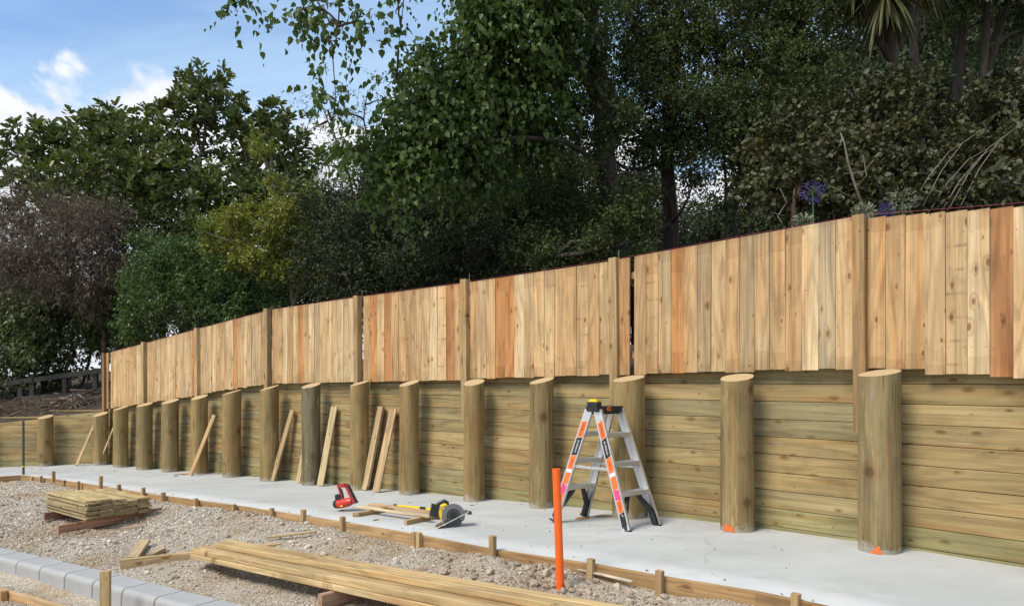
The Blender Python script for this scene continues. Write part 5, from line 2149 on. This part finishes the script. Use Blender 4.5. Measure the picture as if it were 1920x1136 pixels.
# --- second small-leaved tree to its right with several thin stems
cr = Crown(109)
clumps(cr, [(1500, 60, 12.5, 60, 70), (1530, 140, 12.3, 50, 60), (1480, 180, 12, 60, 50), (1390, 300, 12.6, 50, 45, .4), (1420, 350, 12.4, 40, 35, .3), (1330, 390, 12.6, 45, 30, .2), (1540, -30, 12.6, 70, 60), (1430, 410, 12, 40, 25, .2)],
       1700, 9, .070, .035, sub=22, twig_len=.30, upw=.1, out=.55, shell=.5, droop=.2)
bx = at(1385, 600, 12.8)
st = [([(bx.x, 12.8, 1.2), tuple(at(1378, 380, 12.8)), tuple(at(1400, 250, 12.7)), tuple(at(1480, 60, 12.5)), tuple(at(1510, -90, 12.5))], .06, .02), ([(bx.x + .2, 12.8, 1.2), tuple(at(1405, 380, 12.7)), tuple(at(1440, 250, 12.5)), tuple(at(1530, 100, 12.4))], .05, .015), ([(bx.x - .2, 12.8, 1.2), tuple(at(1362, 360, 12.8)), tuple(at(1355, 250, 12.8))], .05, .015)]
tree('thin_stemmed_tree', 'dark small leaved tree rising on several thin stems beside the round leaved hedge', 'tree', (bx.x, 12.8, 1.4), cr, L_small, st, 9, fine=8)

# --- dark shrubs filling the gap behind the middle of the fence
SHR = [('dark_shrub', 'very dark shrub behind the fence below the hanging heart shaped leaves', [(620, 470, 13.5, 70, 60), (690, 440, 13, 70, 70), (650, 530, 12.6, 80, 40), (720, 510, 12.4, 70, 50), (610, 390, 14, 50, 50, .8)], L_small2, 640, 18.),
       ('dark_shrub', 'blackish shrub behind the fence under the long bare limb', [(800, 420, 13.5, 80, 60), (880, 400, 13.5, 70, 70, .8), (800, 500, 12, 70, 50), (890, 480, 12, 80, 50), (960, 460, 12.2, 50, 60)], L_small2, 830, 13.),
       ('dark_shrub', 'dark olive shrub behind the fence at the foot of the thick trunk', [(1000, 400, 12.4, 60, 60), (1070, 420, 12, 60, 60), (1040, 480, 11, 80, 35), (1120, 450, 11, 60, 40), (1190, 400, 11.6, 45, 50, .7), (1180, 455, 10.6, 50, 22), (970, 500, 11, 60, 30)], L_small, 1060, 12.)]
for k, (nm, lab, lst, mt, px0, Y0) in enumerate(SHR):
    cr = Crown(120 + k)
    clumps(cr, lst, 1700, 9, .068, .034, sub=22, twig_len=.32, upw=.2, out=.55, shell=.5)
    b0 = at(px0, 620, lst[0][2])
    tree(nm, lab, 'shrub', (b0.x, b0.y, 1.4), cr, mt, [stem((b0.x, b0.y, 1.2), lst_, .05, .02, .3, 6, 30 + k * 5 + j) for j, lst_ in enumerate([at(*q[:3]) for q in lst[:3]])], 20 + k, fine=8)

# --- round-leaved hedge at the right
RND = [('round_leaved_shrub', 'olive shrub with round leaves above the fence behind the purple flower head', [(1450, 290, 9.2, 60, 45), (1520, 260, 9.2, 65, 50), (1490, 350, 8.6, 75, 45), (1570, 320, 8.8, 50, 50), (1430, 370, 9, 40, 30, .6)], 1500, 1.0),
       ('round_leaved_shrub', 'olive round leaved shrub above the fence behind the bare forked branch', [(1620, 210, 9.4, 65, 50), (1700, 190, 9.6, 70, 45), (1650, 280, 9, 75, 50), (1620, 350, 8.4, 60, 45), (1700, 330, 8.4, 60, 50), (1680, 390, 7.8, 60, 25, .8)], 1660, 1.0),
       ('round_leaved_shrub', 'dark round leaved shrub above the fence with bare crossing twigs', [(1790, 240, 9.2, 70, 55), (1880, 200, 9.2, 70, 60), (1780, 320, 8.4, 70, 45), (1870, 300, 8.4, 80, 55), (1900, 370, 7.6, 80, 35), (1800, 375, 7.8, 60, 25), (1980, 260, 8.8, 70, 90)], 1830, 1.0)]
for k, (nm, lab, lst, px0, _) in enumerate(RND):
    cr = Crown(140 + k)
    clumps(cr, lst, 1150, 7, .074, .060, shape='round', sub=9, sub_r=.17, twig_len=.24, upw=.35, out=.7, shell=.4, up=.5)
    b0 = at(px0, 560, 9.2)
    tree(nm, lab, 'shrub', (b0.x, b0.y, 1.4), cr, L_round, [stem((b0.x, b0.y, 1.2), at(*q[:3]), .04, .015, .4, 6, 50 + k * 7 + j) for j, q in enumerate(lst[:4])], 30 + k, M_twig, fine=12)

# --- cabbage tree with strap leaves and a skirt of dead ones
def strap_crown(cr, c, n, L, w, dead):
    r = cr.r
    c = np.array(c)
    u = unit(r.normal(0, 1, (n, 3)) + np.array([0, 0, .25]))
    k = int(n * dead)
    u[:k] = unit(u[:k] * np.array([.5, .5, .2]) + np.array([0, 0, -1.0]))
    Ls = L * r.uniform(.7, 1.1, n)
    t = np.array([0.0, .35, .7, 1.0])
    sag = np.where(np.arange(n) < k, .05, .45)
    pts = c + u[:, None] * (Ls[:, None] * t)[..., None] + np.array([0, 0, -1.0]) * (sag[:, None] * Ls[:, None] * t ** 2)[..., None]
    s_ = unit(np.cross(u, np.array([0, 0, 1.0]) + r.normal(0, .2, (n, 3))))
    ws = w * np.array([.5, 1, .8, .08])
    Lf = pts + s_[:, None] * (ws[None, :, None] / 2)
    Rt = pts - s_[:, None] * (ws[None, :, None] / 2)
    V = np.stack([Lf, Rt], 2).reshape(n, 8, 3)
    b_ = np.arange(n)[:, None] * 8
    Q = np.concatenate([b_ + np.array([2 * i, 2 * i + 1, 2 * i + 3, 2 * i + 2]) for i in range(3)])
    cr.parts.append((V.reshape(-1, 3), Q + cr.n))
    cr.n += n * 8


cr = Crown(160)
for px, py, Y in ((1660, 10, 12.5), (1600, -30, 12.8), (1720, -40, 12.8)):
    strap_crown(cr, at(px, py - 30, Y), 260, .95, .05, .4)
b0 = at(1690, 600, 12.8)
tree('cabbage_tree', 'cabbage tree with long strap leaves and a skirt of dead leaves at the top', 'tree', (b0.x, 12.8, 1.5), cr, L_cab,
     [([(b0.x, 12.8, 1.2), tuple(at(1682, 250, 12.8)), tuple(at(1675, 110, 12.7)), tuple(at(1660, 10, 12.5))], .13, .10), ([tuple(at(1676, 120, 12.7)), tuple(at(1630, 40, 12.7)), tuple(at(1600, -30, 12.8))], .09, .08), ([tuple(at(1676, 100, 12.7)), tuple(at(1705, 30, 12.7)), tuple(at(1720, -40, 12.8))], .09, .08)], 40, fine=0)

# --- bare-trunked trees at the upper right, each its own
TR = [(1722, 14.0, 1712, 70, .11, 'tree with a straight dark trunk beside the cabbage tree'), (1790, 15.0, 1802, 50, .14, 'thicker dark trunked tree between two slimmer trunks above the round leaved hedge'), (1838, 14.5, 1850, 40, .10, 'slim trunked tree with a forked top above the round leaved hedge'), (1895, 14.0, 1935, 30, .13, 'leaning trunked tree above the dark round leaved shrub')]
for k, (px, Y, tx, ty, r0, lab) in enumerate(TR):
    cr = Crown(170 + k)
    clumps(cr, [(tx - 30, -40, Y, 90, 50), (tx + 50, 20, Y + .6, 60, 40, .6), (tx, 110, Y + 1.5, 70, 30, .35), (tx + 10, -130, Y, 130, 70)], 600, 9, .10, .045, sub=10, twig_len=.4, upw=.1, out=.5, droop=.3)
    b0 = at(px, 560, Y)
    st = [([(b0.x, Y, 1.3), tuple(at(px + 2, 260, Y)), tuple(at((px + tx) / 2, 150, Y)), tuple(at(tx, ty, Y)), tuple(at(tx + 8, -90, Y))], r0, r0 * .6)]
    if k == 2:
        st.append(([tuple(at(1842, 180, Y)), tuple(at(1870, 80, Y)), tuple(at(1900, -40, Y))], .07, .04))
    tree('tall_tree', lab, 'tree', (b0.x, Y, 1.5), cr, [L_small, L_dgrn, L_small, L_dgrn][k], st, 60 + k, fine=6)

# --- far trees that close the view, sharing one crown shape
cr = Crown(190)
r = cr.r
for i in range(30):
    a = r.uniform(0, 6.28)
    q = r.uniform(0, 1) ** .6
    cr.clump((math.cos(a) * 2.6 * q, math.sin(a) * 2.2 * q, 1.6 + r.uniform(0, 5.8)), (1.3, 1.2, 1.0), 420, 8, .11, .06, sub=12, twig_len=.6, upw=.1, out=.5, droop=.25, shell=.5)
FARC = cr.mesh('crown', L_far)
m = MB()
rr_ = np.random.default_rng(5)
m.tube([(0, 0, -.4), (.1, 0, 2), (-.05, .1, 4), (.1, 0, 6.4)], [.2, .17, .12, .04], 8)
for an in cr.anchor:
    c = an.mean(0)
    m.tube(limb_path((0, 0, max(1.2, c[2] - 1.4)), c, .4, 5, rr_), [.06, .05, .04, .03, .015], 5, caps=False)
FART = m.mesh('trunk', [M_bark], True)
FAR = [(620, 27, .85, 'far tree showing between the willowy tree and the yellow shrub'), (760, 26, 1.05, 'far tree directly behind the hanging heart shaped leaves'), (880, 24, 1.25, 'far tree glimpsed beyond the long bare limb'), (1060, 28, 1.15, 'far tree just beside the thick trunk, glimpsed through its leaves'),
       (1190, 25, .95, 'far tree straight behind the large dark evergreen'), (1330, 28, .8, 'far tree glimpsed through the thin stemmed tree'), (1500, 25, 1.2, 'far tree behind the purple flower head and round leaves'), (1620, 26, 1.8, 'far tree behind the cabbage tree trunk'),
       (1760, 25, 1.7, 'far tree behind the straight dark trunks'), (1900, 23, 1.7, 'far tree behind the leaning trunk'), (440, 26, .52, 'far tree behind the glossy tufted tree'), (230, 25, .5, 'far tree low behind the fresh green shrub'), (30, 24, .55, 'far tree behind the purple brown feathery tree')]
for k, (px, Y, s_, lab) in enumerate(FAR):
    p_ = Vector((at(px, 700, Y).x, Y, 1.6))
    root = empty('woodland_tree', tuple(p_), lab, 'tree', 'trees far behind the fence')
    M = Matrix.Translation(p_) @ Matrix.Rotation(k * 1.3, 4, 'Z') @ Matrix.Scale(s_, 4)
    place(bpy.data.objects.new('trunk', FART), M, root)
    place(bpy.data.objects.new('crown', FARC), M, root)

# --- dead branches
def dead(name, label, paths, mat, base):
    root = empty(name, base, label, 'branch')
    m = MB()
    for pts, r0, r1 in paths:
        n = len(pts)
        m.tube(pts, [r0 + (r1 - r0) * i / (n - 1) for i in range(n)], 6)
    m.build('limb', mat, root, smooth=True)


def twigs(a, main, n, L, seed, r0=.007, gravity=.4):
    r = np.random.default_rng(seed)
    out = []
    main = np.array(main)
    for i in range(n):
        k = r.uniform(0, len(main) - 1.001)
        j = int(k)
        o = main[j] + (main[j + 1] - main[j]) * (k - j)
        d = unit(np.array([r.normal(.3, .6), r.normal(0, .5), r.normal(-gravity, .4)]))
        l_ = L * r.uniform(.4, 1)
        p1 = o + d * l_ * .5 + r.normal(0, .03, 3)
        p2 = o + d * l_ + np.array([0, 0, -gravity * l_ * .4]) + r.normal(0, .05, 3)
        out.append(([tuple(o), tuple(p1), tuple(p2)], r0, r0 * .35))
    return out


mp = [at(296, 545, 15), at(312, 560, 14.9), at(335, 575, 14.9), at(355, 590, 14.8), at(372, 585, 14.8)]
dead('dead_branch', 'pale dead branch with drooping twigs hanging over the fence beside the green shrub', [([tuple(q) for q in mp], .018, .008)] + twigs(None, [tuple(q) for q in mp], 60, .75, 3, .005, .5), M_bark_pale, tuple(mp[0]))
mp = [at(1622, 400, 7.8), at(1604, 350, 7.8), at(1590, 305, 7.8), at(1583, 268, 7.8), at(1576, 250, 7.8)]
dead('dead_branch', 'bare pale forked branch rising above the fence among round leaves', [([tuple(q) for q in mp], .016, .007), ([tuple(at(1597, 325, 7.8)), tuple(at(1620, 322, 7.7)), tuple(at(1638, 300, 7.7))], .008, .004), ([tuple(at(1605, 350, 7.8)), tuple(at(1625, 330, 7.8)), tuple(at(1618, 290, 7.8))], .007, .003), ([tuple(at(1612, 375, 7.8)), tuple(at(1580, 362, 7.7)), tuple(at(1560, 350, 7.7))], .006, .003)], M_bark_pale, tuple(mp[0]))
pt = [([tuple(at(1740 + dx, 400 - 3 * i, 7.6)), tuple(at(1775 + dx, 345 - 6 * i, 7.7)), tuple(at(1815 + dx, 300 - 8 * i, 7.8)), tuple(at(1850 + dx, 280 - 9 * i, 7.8))], .007, .003) for i, dx in enumerate((0, 25, -35, 40, -10, 62))]
dead('dead_branch', 'bundle of thin bare grey twigs slanting through the dark round leaved shrub', pt, M_bark_pale, tuple(at(1740, 400, 7.6)))
mp = [at(1470, 425, 7.6), at(1458, 405, 7.6), at(1475, 380, 7.7), at(1462, 352, 7.7)]
dead('dead_branch', 'small bare twig just above the fence below the purple flower head', [([tuple(q) for q in mp], .007, .003), ([tuple(at(1470, 405, 7.6)), tuple(at(1445, 398, 7.6))], .005, .002)], M_bark_pale, tuple(mp[0]))

# brush heap of dead sticks on the bank at the left
r = np.random.default_rng(77)
root = empty('brush_heap', tuple(at(60, 770, 16.2)), 'heap of dead brown sticks and vines on the bank above the low wall', 'brush')
m = MB()
for i in range(150):
    px, py, Y = r.uniform(-30, 190), 0, r.uniform(15.8, 17.2)
    z = top_z(min(px, 185)) + r.uniform(-.02, .28) + (Y - 15.8) * .1
    o = np.array([(px - 960) / F * Y, Y, z])
    d = unit(np.array([r.normal(0, 1), r.normal(0, .5), r.normal(.05, .25)]))
    L = r.uniform(.3, 1.0)
    n_ = np.array([0, 0, r.uniform(.05, .2)])
    m.tube([tuple(o - d * L / 2 - n_ * .5), tuple(o + n_ * .5), tuple(o + d * L / 2 - n_ * .6)], [.010, .009, .004] if i % 6 else [.03, .026, .012], 5, mi=0 if i % 4 else 1)
m.build('sticks', [M_twig, M_bark_pale], root, smooth=True)

# --- old rail fence on the bank
rf = empty('old_rail_fence', tuple(at(62, 752, 17.5)), 'old weathered grey post and rail fence on the bank under the trees', 'fence')
for px, y0, y1 in ((62, 703, 790), (123, 700, 770), (40, 725, 790), (180, 690, 760), (-30, 715, 800)):
    a, b = at(px, y1, 17.5), at(px - 1, y0, 17.5)
    plank('post', a, b, (1, 0, 0), .11, .09, M_oldrail, rf)
for (xa, ya), (xb, yb), w in (((-70, 730), (62, 712), .12), ((64, 712), (192, 694), .12), ((38, 748), (125, 741), .13), ((125, 742), (192, 732), .13)):
    plank('rail', at(xa, ya, 17.42), at(xb, yb, 17.42), (0, 0, 1), w, .035, M_oldrail, rf)

# --- agapanthus heads and pale flowering plants just behind the fence
M_agap = leaf_mat('violet_petal', [(0.05, 0.04, 0.16), (0.085, 0.07, 0.25), (0.15, 0.125, 0.36)], .5, .3, .3)
M_cream = leaf_mat('cream_petal', [(0.12, 0.13, 0.08), (0.26, 0.27, 0.19), (0.42, 0.42, 0.34)], .5, .3, .25)
M_stalk = plain('green_stalk', (0.05, 0.09, 0.03), 0.5, 0, 0.4, 0.2, 30)


def flower(name, label, px, py, Y, rpx, mat, n, L):
    c = at(px, py, Y)
    root = empty(name, (c.x, c.y, 1.4), label, 'flower')
    m = MB()
    m.tube([(c.x + .03, c.y + .02, 1.2), (c.x + .02, c.y, (c.z + 1.3) / 2), tuple(c)], .007, 6)
    r = np.random.default_rng(px)
    u = unit(r.normal(0, 1, (n, 3)))
    R_ = pxr(rpx, Y)
    for q in u[:26]:
        m.tube([tuple(c), tuple(np.array(c) + q * R_ * .7)], .0015, 4, caps=False)
    m.build('stalk', M_stalk, root, smooth=True)
    cr = Crown(px)
    P = np.array(c) + u * R_ * r.uniform(.55, .95, (n, 1))
    A = u + r.normal(0, .35, (n, 3))
    V, Q = leaf_arrays(P, A, L * r.uniform(.7, 1.2, n), L * .4 * np.ones(n), 'diamond', r, .1)
    cr.parts.append((V, Q))
    fh = place(bpy.data.objects.new('flower_head', cr.mesh('flower_head', mat)), Matrix.Identity(4), root)
    fh['kind'] = 'stuff'


flower('agapanthus', 'violet agapanthus flower head standing clear above the fence', 1524, 360, 8.2, 22, M_agap, 220, .036)
flower('agapanthus', 'smaller violet flower head beside the pale flowering clump', 1663, 395, 7.6, 13, M_agap, 240, .036)
flower('pale_flower', 'cream flowering clump above the fence right of the square post', 1692, 375, 7.1, 24, M_cream, 200, .032)
flower('pale_flower', 'white flower tuft peeping over the top of the knotty fence post', 1618, 400, 6.8, 20, M_cream, 260, .036)
flower('pale_flower', 'low white flower tuft peeping over the fence below the bare twig', 1505, 420, 7.2, 20, M_cream, 240, .036)
